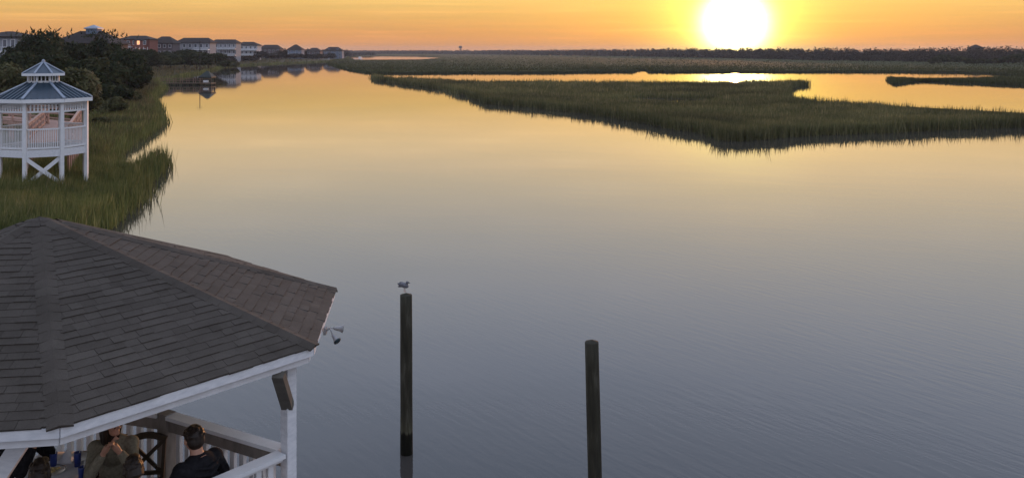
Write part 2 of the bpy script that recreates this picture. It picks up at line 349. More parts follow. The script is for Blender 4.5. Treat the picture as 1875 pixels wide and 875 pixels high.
def inside(P_, x, y):
    P_ = np.array([p[:2] for p in P_]); r = np.zeros(len(x), bool); j = len(P_)-1
    for i in range(len(P_)):
        xi, yi = P_[i]; xj, yj = P_[j]
        c_ = ((yi > y) != (yj > y)) & (x < (xj-xi)*(y-yi)/(yj-yi+1e-12)+xi); r ^= c_; j = i
    return r
def edge_dist(P_, x, y):
    P_ = np.array([p[:2] for p in P_]); A = P_; B = np.roll(P_, -1, 0); out = np.full(len(x), 1e9)
    for a, b2 in zip(A, B):
        ab = b2-a; L2 = (ab**2).sum()+1e-9; t = np.clip(((x-a[0])*ab[0]+(y-a[1])*ab[1])/L2, 0, 1)
        out = np.minimum(out, np.hypot(x-a[0]-t*ab[0], y-a[1]-t*ab[1]))
    return out
def land_z(x, y):
    x = np.asarray(x, float); y = np.asarray(y, float)
    dd_ = edge_dist(LAND, x, y); ins = inside(LAND, x, y)
    z_ = .10+np.minimum(dd_*.10, .38)+np.minimum(np.maximum(dd_-4, 0)*.02, 1.2)+np.where(y > 250, np.minimum(dd_*.02, 2.0), 0)
    return np.where(ins, z_, -.25*np.minimum(dd_, 3)-.02)
# left bank terrain
us = np.linspace(-420, 680, 150); vsq = np.exp(np.linspace(math.log(9), math.log(2500), 170))
UU, VV = np.meshgrid(us, vsq); XX = (UU-CX)/F*VV; YY = VV; ZZ = land_z(XX.ravel(), YY.ravel()).reshape(XX.shape)
me = bpy.data.meshes.new('left_bank'); nv, nu = XX.shape
vv = np.stack([XX, YY, ZZ], -1).reshape(-1, 3); idx = np.arange(nv*nu).reshape(nv, nu)
fq = np.stack([idx[:-1,:-1], idx[:-1,1:], idx[1:,1:], idx[1:,:-1]], -1).reshape(-1, 4)
me.from_pydata(vv.tolist(), [], fq.tolist()); me.materials.append(M['land']); me.polygons.foreach_set('use_smooth', [True]*len(me.polygons))
tag(link(bpy.data.objects.new('left_bank', me)), 'low scrubby bank along the left side of the creek', kind='structure')

# ------------------------------------------------------------------ grasses
def blades(name, P_, n, hgt_, wid, m, label, holes=(), zf=None, lim=None, edge=0.0, near_bias=1.0, lean=.28, tint_fn=None, hvar=.35):
    """n blades spread over the polygon; sampled evenly in (bearing, log distance) so near ones are dense"""
    P2 = np.array([p[:2] for p in P_]); ang = P2[:,0]/P2[:,1]; 
    lo = max(ang.min(), -.72); hi = min(ang.max(), .72); y0 = max(P2[:,1].min(), 20) if lim is None else lim[0]; y1 = P2[:,1].max() if lim is None else lim[1]
    xs = []; ys = []; cnt = 0
    while cnt < n:
        k_ = n*2
        u = rng.uniform(lo, hi, k_); q = rng.uniform(0, 1, k_)
        # even in 1/y^p between y0 and y1
        p_ = near_bias; yy = (y0**-p_+q*(y1**-p_-y0**-p_))**(-1/p_); xx = u*yy
        ok = inside(P_, xx, yy)
        for h_ in holes: ok &= ~inside(h_, xx, yy)
        xx = xx[ok]; yy = yy[ok]
        if edge:
            e = edge_dist(P_, xx, yy); keep = rng.uniform(0, 1, len(xx)) < np.clip(.25+np.exp(-e/edge), 0, 1); xx = xx[keep]; yy = yy[keep]
        xs.append(xx); ys.append(yy); cnt += len(xx)
        if len(xx) == 0: break
    x = np.concatenate(xs)[:n]; y = np.concatenate(ys)[:n]; n = len(x)
    zb = np.full(n, .08) if zf is None else zf(x, y)
    # clumps raise and lower the sward
    cn = np.array([mnoise.noise(Vector((a*.22, b2*.22, 0)))+.6*mnoise.noise(Vector((a*.9, b2*.9, 5))) for a, b2 in zip(x, y)])
    h = hgt_*(1+cn*hvar)*rng.uniform(.6, 1.12, n); w = wid(y)*rng.uniform(.6, 1.3, n) if callable(wid) else wid*rng.uniform(.6, 1.3, n)
    th = rng.uniform(0, math.pi, n); la = rng.uniform(0, 2*math.pi, n); ll = h*lean*rng.uniform(0, 1, n)
    base = np.stack([x, y, zb-.05], -1); sd = np.stack([np.cos(th), np.sin(th), np.zeros(n)], -1)*w[:,None]/2
    tip = base+np.stack([np.cos(la)*ll+.06*h, np.sin(la)*ll, h+.05], -1)
    mid = base+(tip-base)*.55+np.array([0,0,1])*(h*.08)[:,None]
    V = np.stack([base-sd, base+sd, mid+sd*.75, tip, mid-sd*.75], 1)
    tint = np.clip(rng.beta(2, 2.6, n)+cn*.25, 0, 1)
    return tag(np_mesh(name, V, 5, m, tint), label, kind='stuff')
blades('marsh_grass', M1, 150000, 1.0, lambda y: .035+y*.0005, M['grass'], 'dense cordgrass covering the big low island in mid creek', holes=[POND1], edge=14, near_bias=.8)
blades('spit_grass', M3, 22000, .9, lambda y: .05+y*.0006, M['grassfar'], 'dark grass on the thin spit at right', edge=8)
blades('back_marsh_grass', M2, 90000, 1.0, lambda y: .08+y*.0009, M['grassfar'], 'low green marsh grass spreading to the far tree line', holes=[POND2], edge=60, near_bias=.7)
blades('left_bank_grass', LAND, 150000, 1.15, lambda y: .020+y*.0006, M['grassbank'], 'tall marsh grass along the near left bank under the small gazebo', zf=lambda x, y: land_z(x, y), lim=(24, 115), near_bias=1.2)
blades('left_bank_brush', LAND, 60000, 1.15, lambda y: .03+y*.0007, M['brush'], 'brownish brush and grass behind the far left shoreline', zf=lambda x, y: land_z(x, y), lim=(60, 700), near_bias=.7)
def rim_blades(name, P_, n, hgt_, wid, m, label):
    P2 = np.array([p[:2] for p in P_]); Q2 = np.roll(P2, -1, 0); ln = np.hypot(*(Q2-P2).T); vis = (np.abs(P2[:,0]/P2[:,1]) < .65)&(P2[:,1] > 30); w = ln*vis/np.maximum(P2[:,1], 30)
    k_ = rng.choice(len(P2), n, p=w/w.sum()); t = rng.uniform(0, 1, n)[:,None]; p = P2[k_]*(1-t)+Q2[k_]*t+rng.normal(size=(n,2))*.45
    x, y = p.T; cn = np.array([mnoise.noise(Vector((a*.5, b2*.5, 2)))+.7*mnoise.noise(Vector((a*1.8, b2*1.8, 7))) for a, b2 in zip(x, y)])
    h = hgt_*(1+cn*.38)*rng.uniform(.35, 1.2, n); w = wid(y)*rng.uniform(.6, 1.3, n); th = rng.uniform(0, math.pi, n); la = rng.uniform(0, 6.28, n); ll = h*.35*rng.uniform(0, 1, n)
    base = np.stack([x, y, np.full(n, -.05)], -1); sd = np.stack([np.cos(th), np.sin(th), 0*th], -1)*w[:,None]/2; tip = base+np.stack([np.cos(la)*ll, np.sin(la)*ll, h+.05], -1); mid = base+(tip-base)*.55
    return tag(np_mesh(name, np.stack([base-sd, base+sd, mid+sd*.75, tip, mid-sd*.75], 1), 5, m, np.clip(rng.beta(2,3,n), 0, 1)), label, kind='stuff')
rim_blades('marsh_edge_grass', M1, 24000, 1.3, lambda y: .04+y*.0004, M['grass'], 'ragged grass standing in the water round the big island')
rim_blades('bank_edge_grass', LAND, 26000, 1.1, lambda y: .03+y*.0004, M['grassbank'], 'ragged grass standing in the water along the left bank')
rim_blades('spit_edge_grass', M3, 5000, .9, lambda y: .05+y*.0004, M['grassfar'], 'ragged grass round the thin spit at right')
rim_blades('back_marsh_edge_grass', M2, 9000, 1.1, lambda y: .06+y*.0005, M['grassfar'], 'ragged grass along the front of the wide back marsh')
# sward of the far marsh: a rough slab under the blades
tag(sheet('back_marsh_sward', [p for p in resamp(M2, jit=3)], .62, M['canopy'], .5), 'matted sward of the wide back marsh', kind='stuff')
bpy.data.objects['far_pool'].location.z = .56

# ------------------------------------------------------------------ trees
def crown_np(c, r, n, leaf, k=22, seed=0, flat=.5):
    g = np.random.default_rng(seed); r = np.array(r, float)
    dirs = g.normal(size=(k, 3)); dirs /= np.linalg.norm(dirs, axis=1)[:,None]; dirs[:,2] = np.abs(dirs[:,2])*1.1-.35
    cc = dirs*r*g.uniform(.45, .85, (k,1)); cr = g.uniform(.22, .46, k)
    w = cr**2; which = g.choice(k, n, p=w/w.sum())
    dv = g.normal(size=(n,3)); dv /= np.linalg.norm(dv, axis=1)[:,None]
    p = cc[which]+dv*(cr[which]*g.uniform(.55, 1.12, n))[:,None]*r*1.0
    p += np.array(c)
    nrm = dv+g.normal(size=(n,3))*.7; nrm /= np.linalg.norm(nrm, axis=1)[:,None]
    a = np.cross(nrm, g.normal(size=(n,3))); a /= np.linalg.norm(a, axis=1)[:,None]; b2 = np.cross(nrm, a)
    s = leaf*g.uniform(.5, 1.3, n)[:,None]
    V = np.stack([p-a*s, p+b2*s*.5-a*s*.1, p+a*s, p-b2*s*.5+a*s*.1], 1)
    t = np.clip(g.beta(2, 3, n)*.7+g.uniform(-.1, .6, k)[which], 0, 1)
    return V, t
def tree(name, px, top, dep, wpx, m, n, leaf, label, cat, group, seed, hc=.75, base=None, parent_z=None, spiky=0):
    x = XD(px, dep); zb = float(land_z([x], [dep])[0]) if base is None else base
    zt = ZD(top, dep); h = zt-zb; w = wpx/F*dep/2
    root = empty(name, (x, dep, zb), 0, label, cat, group)
    cz = h*(1-hc/2); V, t = crown_np((0,0,cz), (w, w*.9, h*hc/2), n, leaf, 24, seed)
    if spiky:
        g = np.random.default_rng(seed+9); ks = 160; q = g.normal(size=(ks,3))*np.array([w*.45, w*.4, h*.05])+np.array([0,0,h*.93])
        dr = np.stack([g.normal(size=ks)*.5, g.normal(size=ks)*.5, np.ones(ks)], -1); sd = np.stack([np.cos(q[:,0]*9), np.sin(q[:,0]*9), np.zeros(ks)], -1)*leaf*.35
        ln = spiky*g.uniform(.5, 1.2, ks)[:,None]; V2 = np.stack([q-sd, q+sd, q+dr*ln*.6+sd*.6, q+dr*ln], 1); V = np.concatenate([V, V2]); t = np.concatenate([t, g.uniform(0, .5, ks)])
    np_mesh('crown', V, 4, m, t, root)
    g = random.Random(seed); tb = MB(); rr = .02*h+.06
    tb.tube([(0,0,-.3), (g.uniform(-.1,.1),0,h*.2), (g.uniform(-.3,.3),g.uniform(-.2,.2),h*.45), (g.uniform(-.5,.5),0,h*.75)], [rr*1.3, rr, rr*.75, rr*.3], 8)
    for i in range(5):
        a = g.uniform(0, 6.28); z0 = h*g.uniform(.2, .5)
        tb.tube([(0,0,z0), (math.cos(a)*w*.35, math.sin(a)*w*.35, z0+h*.18), (math.cos(a)*w*.65, math.sin(a)*w*.65, z0+h*.32)], [rr*.55, rr*.35, rr*.12], 6)
    tb.build('trunk', M['trunk'], root)
    return root
TR = [ # px, top, dist, width px, material, leaves, leaf, label, spiky
 (72, 60, 112, 118, 'leaf', 11000, .34, 'tall dark tree with a spiky crown, left of the roof cupola behind the gazebo', 1.5),
 (148, 68, 122, 120, 'leaf', 11000, .36, 'broad dark tree whose flat top hides all but the cupola of a house', 0),
 (196, 60, 116, 74, 'leaf', 8000, .34, 'dark tree with ragged top just left of the house with lit windows', 1.0),
 (232, 88, 104, 84, 'leaf', 9000, .32, 'dark rounded tree at the right end of the big thicket, by the creek grass', 0),
 (178, 98, 92, 96, 'leaf', 8000, .30, 'dark bushy tree low in the thicket, right of the gazebo cupola', 0),
 (18, 92, 98, 110, 'leaf', 9000, .32, 'dark tree at the left edge below the pale house', 0),
 (100, 92, 90, 110, 'leaf', 9000, .30, 'dark tree straight behind the little cupola of the gazebo', 0),
 (132, 120, 72, 104, 'leaf_olive', 9000, .24, 'olive shrub rounded like a mound, behind the right slope of the gazebo roof', 0),
 (22, 118, 74, 110, 'leaf_olive', 8000, .24, 'olive brown shrub at the left edge, behind the left slope of the gazebo roof', 0),
 (208, 150, 84, 60, 'leaf', 5000, .26, 'low dark bush at the foot of the thicket where the bank grass starts', 0),
 (246, 128, 108, 50, 'leaf', 5000, .3, 'small dark bush at the creek side foot of the rounded thicket tree', 0),
 (292, 94, 340, 76, 'leaf', 6000, .6, 'dark tree below the house with lit windows', 0),
 (338, 87, 350, 96, 'leaf', 7000, .6, 'wide dark tree hiding the foot of the long grey hip roofed house', 0),
 (382, 96, 365, 66, 'leaf', 6000, .6, 'dark tree at the right end of the second thicket, above the pier', 0),
 (312, 99, 330, 60, 'leaf', 5000, .6, 'dark tree between the two widest crowns of the second thicket', 0),
 (360, 95, 345, 56, 'leaf', 5000, .6, 'dark tree under the thin pole in the second thicket', 0),
 (270, 104, 310, 56, 'leaf', 5000, .6, 'low dark tree at the left end of the second thicket', 0),
 (206, 176, 88, 56, 'leaf_olive', 4000, .16, 'olive scrub bush in the bank grass just right of the gazebo roof', 0),
 (243, 166, 112, 40, 'leaf_olive', 3000, .18, 'small olive bush in the bank grass near the creek bend', 0),
 (186, 212, 74, 44, 'leaf_olive', 3000, .13, 'low olive bush in the bank grass right of the gazebo railing', 0),
 (262, 88, 300, 60, 'leaf', 5000, .55, 'dark tree filling the gap right of the big thicket', 0),
 (418, 110, 420, 40, 'leaf', 2500, .8, 'small dark shrub on the shore left of the pale decks', 0)]
for i, (px, tp, dp, w_, mt, n_, lf, lb, spk) in enumerate(TR):
    if dp < 200 and mt == 'leaf': dp = dp*1.38; lf *= 1.25
    elif dp < 200: dp *= 1.1
    tree('shrub' if ('shrub' in lb or 'bush ' in lb) else 'evergreen_tree', px, tp, dp, w_, M[mt], n_, lf, lb, 'shrub' if ('shrub' in lb or 'bush ' in lb) else 'tree', 'trees and shrubs on the left bank', 40+i, spiky=spk*.5, hc=.92)
# shore trees among the far houses
FT = [(452,103,560,44),(500,98,640,34),(543,99,690,36),(580,99,740,30),(515,92,660,24),(610,100,900,34),(478,94,600,24),(640,97,1500,34),(668,97,1600,40)]
FL = ['far tree right below the pale decks','far tree between the dark roofed house and the blue grey house','far tree at the foot of the peaked blue grey house','far tree between the two last houses','far tree top just left of the peaked blue grey house','far tree in front of the last blue house','far tree at the right end of the long pale house','far tree past the last house','outermost far tree above the bright far pool']
for i, ((px, tp, dp, w_), lb) in enumerate(zip(FT, FL)):
    tree('evergreen_tree', px, tp, dp, w_, M['leaf_far'], 1200, dp*.0018, lb, 'tree', 'trees among the far houses', 90+i, hc=.95)
# nearer dark trees at the right end of the tree line
RT = [(1712,107,500,24),(1728,99,510,34),(1757,103,520,30),(1778,108,500,22),(1800,108,505,26),(1822,107,500,28),(1846,101,495,34),(1868,97,490,40),(1890,98,500,40)]
RL = ['small low tree at the left end of the dark clump before the right tree line','tallest tree at the left end of the dark clump before the right tree line','second high crown in the dark clump, right of the tallest one','low tree in the dip of the dark clump','low rounded tree right of the dip in the dark clump','low spreading tree left of the two high crowns at the right edge','high dark crown close to the right edge','highest dark tree at the right edge of the view','dark tree cut by the right edge of the view']
for i, ((px, tp, dp, w_), lb) in enumerate(zip(RT, RL)):
    tree('evergreen_tree', px, tp, dp, w_, M['leaf'], 1500, .9, lb, 'tree', 'dark trees before the right tree line', 120+i, hc=.98, base=.5)
# scrub along the far left shore
AV = []; AT = []; g = random.Random(8); px = 395.0
while px < 640:
    for row in range(3):
        yb = np.interp(px, [395,430,470,560,610,640], [123,117,112.5,110.6,109.5,105])-row*2.2
        p_ = PT(px+g.uniform(-2,2), yb-.6, .4); hgt_ = g.uniform(2.0, 5.0)+row*1.3+(2.5 if px > 472 else 0); w_ = g.uniform(2.5, 5.5)
        V, t = crown_np((p_[0], p_[1], hgt_*.45+.6+row*.5), (w_, w_, hgt_*.6), 110, .0011*p_[1]+.2, 7, g.randrange(10**6)); AV.append(V); AT.append(t*.8+.2*g.random())
    px += 3.2
tag(np_mesh('shore_scrub', np.concatenate(AV), 4, M['leaf_far'], np.concatenate(AT)), 'low dark scrub along the far left shore below the houses', kind='stuff')
# far wood: one mass
def interp(px, tab):
    xs_, ys_ = zip(*tab); return float(np.interp(px, xs_, ys_))
DT = [(560,2700),(850,2300),(1000,1650),(1200,1150),(1343,930),(1500,720),(1700,630),(2050,560)]
TT = [(560,92.5),(640,92.5),(700,91.5),(850,92),(900,91),(1000,90),(1100,88.5),(1160,87.5),(1280,87.5),(1350,86),(1420,84.5),(1480,85),(1560,84.5),(1700,84),(1800,82),(1875,82.5),(2050,82)]
AV = []; AT = []; g = random.Random(5)
px = 560.0; cnt = 0
while px < 1990:
    dp0 = interp(px, DT)
    for row in (-1, 0, 1, 2):
        dp = dp0*(1+.05*row)+g.uniform(-10, 10); zt = ZD(interp(px, TT)-1.0*mnoise.noise(Vector((px*.035, row, 1)))-1.4*g.random()**2+.7, dp)
        if row == 0: zt *= g.uniform(.72, .97)
        if row == -1: zt *= g.uniform(.4, .62)
        w_ = g.uniform(3.5, 7.5)*(1 if dp < 1300 else 1.6)
        zc = zt*.5
        V, t = crown_np((XD(px+g.uniform(-3, 3), dp), dp, zt*.36), (w_, w_, zt*.62), 130 if dp < 1300 else 50, 0.0008*dp+.32, 9, g.randrange(10**6))
        AV.append(V); AT.append(t*.8+.2*g.random()); cnt += 1
    px += max(2.2, 3.2*F/dp0*1.0)
tag(np_mesh('far_wood', np.concatenate(AV), 4, M['leaf_far'], np.concatenate(AT)), 'far wood closing the horizon behind the marsh', kind='stuff')

# ------------------------------------------------------------------ houses on the left bank
def hip_roof(mb, w, dp, z0, h, ov=.7, ridge=.45, t=None):
    a, b2 = w/2+ov, dp/2+ov; rl = max(0, (a-b2))+a*ridge*.3
    v = [(-a,-b2,z0),(a,-b2,z0),(a,b2,z0),(-a,b2,z0),(-rl,0,z0+h),(rl,0,z0+h)]
    v2 = [(p[0],p[1],p[2]-.25) for p in v[:4]]
    mb.add(v+v2, [(0,1,5,4),(1,2,5),(2,3,4,5),(3,0,4),(6,9,8,7),(0,6,7,1),(1,7,8,2),(2,8,9,3),(3,9,6,0)], t)
def house(px0, px1, top, dep, wall, label, floors=3, roofh=2.4, cols=4, balcony=(), glowing=(), wing=None, cupola=None, dpt=10, ridge=.45, base=None, dormer=None, rz=0.0):
    w = (px1-px0)/F*dep; xc = XD((px0+px1)/2, dep); zb = float(land_z([xc], [dep])[0]) if base is None else base
    zt = ZD(top, dep); hh = zt-zb; ev = hh-roofh
    root = empty('house', (xc, dep+dpt/2, zb), rz, label, 'house', 'houses along the left bank')
    wb = MB(); wb.box((0,0,ev/2-.5), (w, dpt, ev+1)); 
    if wing: wb.box((wing[0]*w, -dpt/2-1.2, ev*wing[2]/2), (wing[1]*w, 2.4, ev*wing[2]))
    wb.build('wall', M_wall(wall), root)
    rb = MB(); hip_roof(rb, w, dpt, ev, roofh, ridge=ridge); rf = rb.build('roof', M['hroof'], root)
    if wing:
        r2 = MB(); n0 = len(r2.v); hip_roof(r2, wing[1]*w, 2.4, 0, roofh*.5, .4); r2.v = [(x+wing[0]*w, y-dpt/2-1.2, z_+ev*wing[2]+.02) for x, y, z_ in r2.v]; r2.build('roof', M['hroof'], root)
    if cupola:
        c_ = MB(); c_.box((cupola[0]*w, 0, ev+roofh+cupola[2]/2-.6), (cupola[1], cupola[1], cupola[2]+.4)); cu = c_.build('cupola', M_wall('blue'), root)
        c2 = MB(); hip_roof(c2, cupola[1], cupola[1], 0, .8, .35, 0); c2.v = [(x+cupola[0]*w, y, z_+ev+roofh+cupola[2]-.4) for x, y, z_ in c2.v]; c2.build('cupola_roof', M['roofcap'], cu)
    if dormer is not None:
        for dx in dormer:
            c_ = MB(); c_.box((dx*w, -dpt*.28, ev+roofh*.42), (1.8, 2.4, roofh*.55)); do = c_.build('dormer', M_wall(wall), root)
            c2 = MB(); hip_roof(c2, 1.8, 2.4, 0, .7, .25, .2); c2.v = [(x+dx*w, y-dpt*.28, z_+ev+roofh*.7) for x, y, z_ in c2.v]; c2.build('dormer_roof', M['hroof'], do)
    fh = ev/floors
    for fl in range(floors):
        for c_ in range(cols):
            x = (-.5+(c_+.5)/cols)*w; zz = fl*fh+fh*.55; yf = -dpt/2-.03
            if wing and abs(x-wing[0]*w) < wing[1]*w/2+.6:
                if zz+.8 > ev*wing[2]: pass
                else: yf = -dpt/2-2.43
            is_glowing = (fl, c_) in glowing; ww = w/cols*.42; wh = fh*.46
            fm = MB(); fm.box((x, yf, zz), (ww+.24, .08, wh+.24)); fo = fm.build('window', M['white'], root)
            pm = MB(); pm.box((x, yf-.06, zz), (ww, .05, wh)); pm.build('pane', M['glowing'] if is_glowing else M['hwin'], fo)
    for bi, (fl, x0, x1) in enumerate(balcony):
        zz = fl*fh; bm_ = MB(); a, b2 = (x0-.5)*w, (x1-.5)*w; yb = -dpt/2-2.6
        bm_.box(((a+b2)/2, -dpt/2-1.32, zz), (b2-a, 2.56, .42)); bo = bm_.build('balcony', M['trim'], root)
        rl = MB(); rl.bar((a,yb,zz+1.05), (b2,yb,zz+1.05), .09, .09); rl.bar((a,yb,zz+.25), (b2,yb,zz+.25), .06, .06)
        k_ = max(3, int((b2-a)/.35))
        for i in range(k_+1): rl.bar((a+(b2-a)*i/k_, yb, zz+.1), (a+(b2-a)*i/k_, yb, zz+1.05), .05, .05)
        rl.build('railing', M['trim'], bo)
        ps = MB()
        for i in range(4): ps.bar((a+(b2-a)*i/3, yb+.12, -1), (a+(b2-a)*i/3, yb+.12, zz+(fh if fl < floors-1 else 0)), .2, .2)
        ps.build('balcony_posts', M['trim'], bo)
    return root
def M_wall(k): return WALLS[k]
HG = [
 dict(px0=-42, px1=31, top=57, dep=190, wall='grey', floors=3, cols=5, roofh=1.2, balcony=[(1,.5,1.0),(2,.45,1.0)], label='grey flat topped house with white balconies at the left edge'),
 dict(px0=96, px1=200, top=56.5, dep=205, wall='dark', floors=3, cols=4, roofh=3.0, cupola=(.05,2.6,1.1), label='house with a small blue cupola on its roof, hidden behind the trees'),
 dict(px0=218, px1=274, top=65.5, dep=430, wall='red', floors=3, cols=5, roofh=1.8, balcony=[(1,.0,.45),(2,.0,.45),(1,.62,1.0)], glowing=[(2,3),(1,3)], wing=(.22,.3,.95), label='reddish house with two lit orange windows and white balconies'),
 dict(px0=277, px1=316, top=67, dep=450, wall='dark', floors=3, cols=4, roofh=3.4, ridge=.9, label='house with a tall dark rounded hip roof, right of the one with lit windows'),
 dict(px0=322, px1=384, top=69.5, dep=470, wall='grey', floors=3, cols=6, roofh=2.6, ridge=.9, balcony=[(2,.55,1.0)], label='long grey house with a low dark hip roof above the second thicket'),
 dict(px0=385, px1=432, top=72.5, dep=540, wall='grey', floors=3, cols=6, roofh=2.2, ridge=1.2, balcony=[(1,.3,1.0),(2,.3,1.0)], label='grey flat roofed house at the left end of the pale decks'),
 dict(px0=431, px1=471, top=77, dep=600, wall='white', floors=3, cols=5, roofh=2.4, balcony=[(1,.0,1.0),(2,.0,1.0)], label='pale house with white decks on every floor'),
 dict(px0=474, px1=512, top=82.5, dep=670, wall='dark', floors=3, cols=5, roofh=3.2, ridge=.8, label='dark brown house with two roof humps, right of the pale decks'),
 dict(px0=526, px1=552, top=82, dep=720, wall='blue', floors=3, cols=3, roofh=4.2, ridge=0, balcony=[(1,.1,.9)], label='narrow blue grey house with a peaked roof'),
 dict(px0=561, px1=586, top=88, dep=760, wall='dark', floors=2, cols=3, roofh=3.0, ridge=.6, label='small dark house between the peaked one and the last one'),
 dict(px0=592, px1=626, top=86.5, dep=820, wall='blue', floors=3, cols=4, roofh=3.6, ridge=.2, dormer=[-.2,.25], label='last blue grey house on the point, with two dormers'),
]
for h_ in HG: house(**h_)
house(1785, 1800, 82, 700, 'dark', 'lone dark roofed house rising above the right tree line', floors=3, cols=3, roofh=2.6, base=.6)

# water tower on the horizon, power pole, seawall, docks
zt = empty('water_tower', (XD(843, 2300), 2300, 0), 0, 'tiny water tower standing up from the far horizon', 'water tower')
tb = MB(); tb.ell((0,0,18.5), (5,5,3.2)); tb.build('tank', WALLS['dark'], zt, True)
tb = MB(); 
for a in range(5): tb.tube([(4*math.cos(a*1.257),4*math.sin(a*1.257),0),(3.4*math.cos(a*1.257),3.4*math.sin(a*1.257),17)], .45, 6)
tb.tube([(0,0,0),(0,0,17)], .9, 8); tb.build('tower_legs', WALLS['dark'], zt)
pr_ = empty('utility_pole', (XD(366, 300), 300, 1.5), 0, 'thin pole standing in front of the long grey house', 'pole')
tb = MB(); tb.tube([(0,0,-.5),(0,0,ZD(74,300)-1.5)], [.16,.11], 8); tb.build('pole', M['trunk'], pr_)
tb = MB(); tb.bar((-1.0,0,ZD(76,300)-1.5),(1.0,0,ZD(76,300)-1.5), .12, .12); tb.build('crossarm', M['trunk'], pr_)
sw = MB(); pts = [PT(402,111.3),PT(470,110.6),PT(540,110.8),PT(604,110.9)]
for a, b2 in zip(pts[:-1], pts[1:]): sw.bar((a[0],a[1],.55),(b2[0],b2[1],.55), .3, 1.1)
tag(sw.build('seawall', M['trim']), 'pale low seawall along the far left shore below the houses', 'seawall')
def far_dock(px0, px1, y, label):
    a = PT(px0, y, .9); w = (px1-px0)/F*a[1]; root = empty('dock', (a[0], a[1], 0), 0, label, 'dock', 'small docks on the far left shore')
    t_ = MB(); t_.box((w/2,0,.95), (w, 2.4, .2)); t_.build('deck', M['trim'], root)
    t_ = MB()
    for i in range(5): t_.tube([(w*i/4,-1.1,-1.5),(w*i/4,-1.1,1.9)], .16, 6)
    t_.build('dock_piles', M['trim'], root)
    t_ = MB(); t_.box((w*.7,0,2.0), (w*.3, 1.8, 1.8)); t_.build('locker', M['white'], root)
far_dock(614, 632, 104.2, 'small white dock just past the last blue grey house')
far_dock(648, 664, 108.2, 'small white dock at the left tip of the bright far pool')

# pier with roofed platform
DP = 205.0; zd = ZD(152, DP); x0p = XD(296, DP); x1p = XD(368, DP); xh0 = XD(366.5, DP); xh1 = XD(387.5, DP)
root = empty('pier', (x0p, DP, 0), 0, 'slender wooden pier running out from the left bank to a roofed platform', 'pier')
t_ = MB(); t_.box(((x1p-x0p)/2,0,zd-.1), (x1p-x0p, 1.5, .16)); t_.build('walkway', M['underwood'], root)
for side, nm in ((-.7,'railing'), (.7,'railing')):
    t_ = MB(); t_.bar((0,side,zd+1.05),(x1p-x0p,side,zd+1.05), .07, .06); t_.bar((0,side,zd+.55),(x1p-x0p,side,zd+.55), .06, .08)
    for i in range(7): t_.bar(((x1p-x0p)*i/6,side,zd-.05),((x1p-x0p)*i/6,side,zd+1.1), .13, .13)
    t_.build(nm, M['walkdark'], root)
for i in range(6):
    t_ = MB(); xx = (x1p-x0p)*(i+.4)/6; t_.tube([(xx,-.6,-2.5),(xx,-.6,zd-.15)], .12, 8); t_.tube([(xx,.6,-2.5),(xx,.6,zd-.15)], .12, 8); t_.build('pile_pair', M['piling'], root)
root = empty('pier_shelter', ((xh0+xh1)/2, DP+1, 0), 0, 'dark hip roofed shelter on posts at the outer end of the pier', 'shelter')
w = xh1-xh0; zr = ZD(141, DP); t_ = MB(); t_.box((0,0,zd-.15), (w+.2, 3.2, .25)); t_.build('platform', M['underwood'], root)
t_ = MB(); hip_roof(t_, w, 3.0, zr, ZD(130.5, DP)-zr, .15, .5); t_.build('roof', M['dockroof'], root)
for sx in (-1,1):
    for sy in (-1,1):
        t_ = MB(); t_.bar((sx*w*.46,sy*1.4,-2.5),(sx*w*.46,sy*1.4,zr), .2, .2); t_.build('post', M['piling'], root)
t_ = MB(); t_.bar((-w/2,-1.5,zd+.95),(w/2,-1.5,zd+.95), .12, .12); t_.bar((-w*.46,-1.5,zd-.2),(w*.46,-1.5,.5), .12,.12); t_.bar((w*.46,-1.5,zd-.2),(-w*.46,-1.5,.5), .12,.12); t_.build('railing', M['underwood'], root)
t_ = MB(); t_.box((0,-1.0,zd+.35), (1.1,.5,.5)); t_.build('bench', M['white'], root)

# ------------------------------------------------------------------ white gazebo on stilts
GD = 46.0; GX = XD(79.5, GD); GZ = float(land_z([GX],[GD])[0]); s_ = GD/F
GRr = 2.16
gz = lambda y, dp=GD-2.1: ZD(y, dp)
root = empty('gazebo', (GX, GD, 0), math.atan2(-GX, GD), 'white octagonal gazebo on stilts with blue metal roof and cupola in marsh grass', 'gazebo')
def octp(r, z_, k): a = R(-90+22.5+45*k); return (r*math.cos(a), r*math.sin(a), z_)     # k=0 right of the front face, k=7 left of it
zfl = gz(279); zrl = gz(238); zev = gz(187); zf2 = gz(206)
zrt = ZD(151, GD); 
fb = MB(); fb.add([octp(GRr-.02, zfl+.05, k) for k in range(8)]+[octp(GRr-.02, zfl-.08, k) for k in range(8)], [tuple(range(8)), tuple(range(15,7,-1))]+[(k+8,(k+1)%8+8,(k+1)%8,k) for k in range(8)])
fb.build('floor', M['deck'], root)
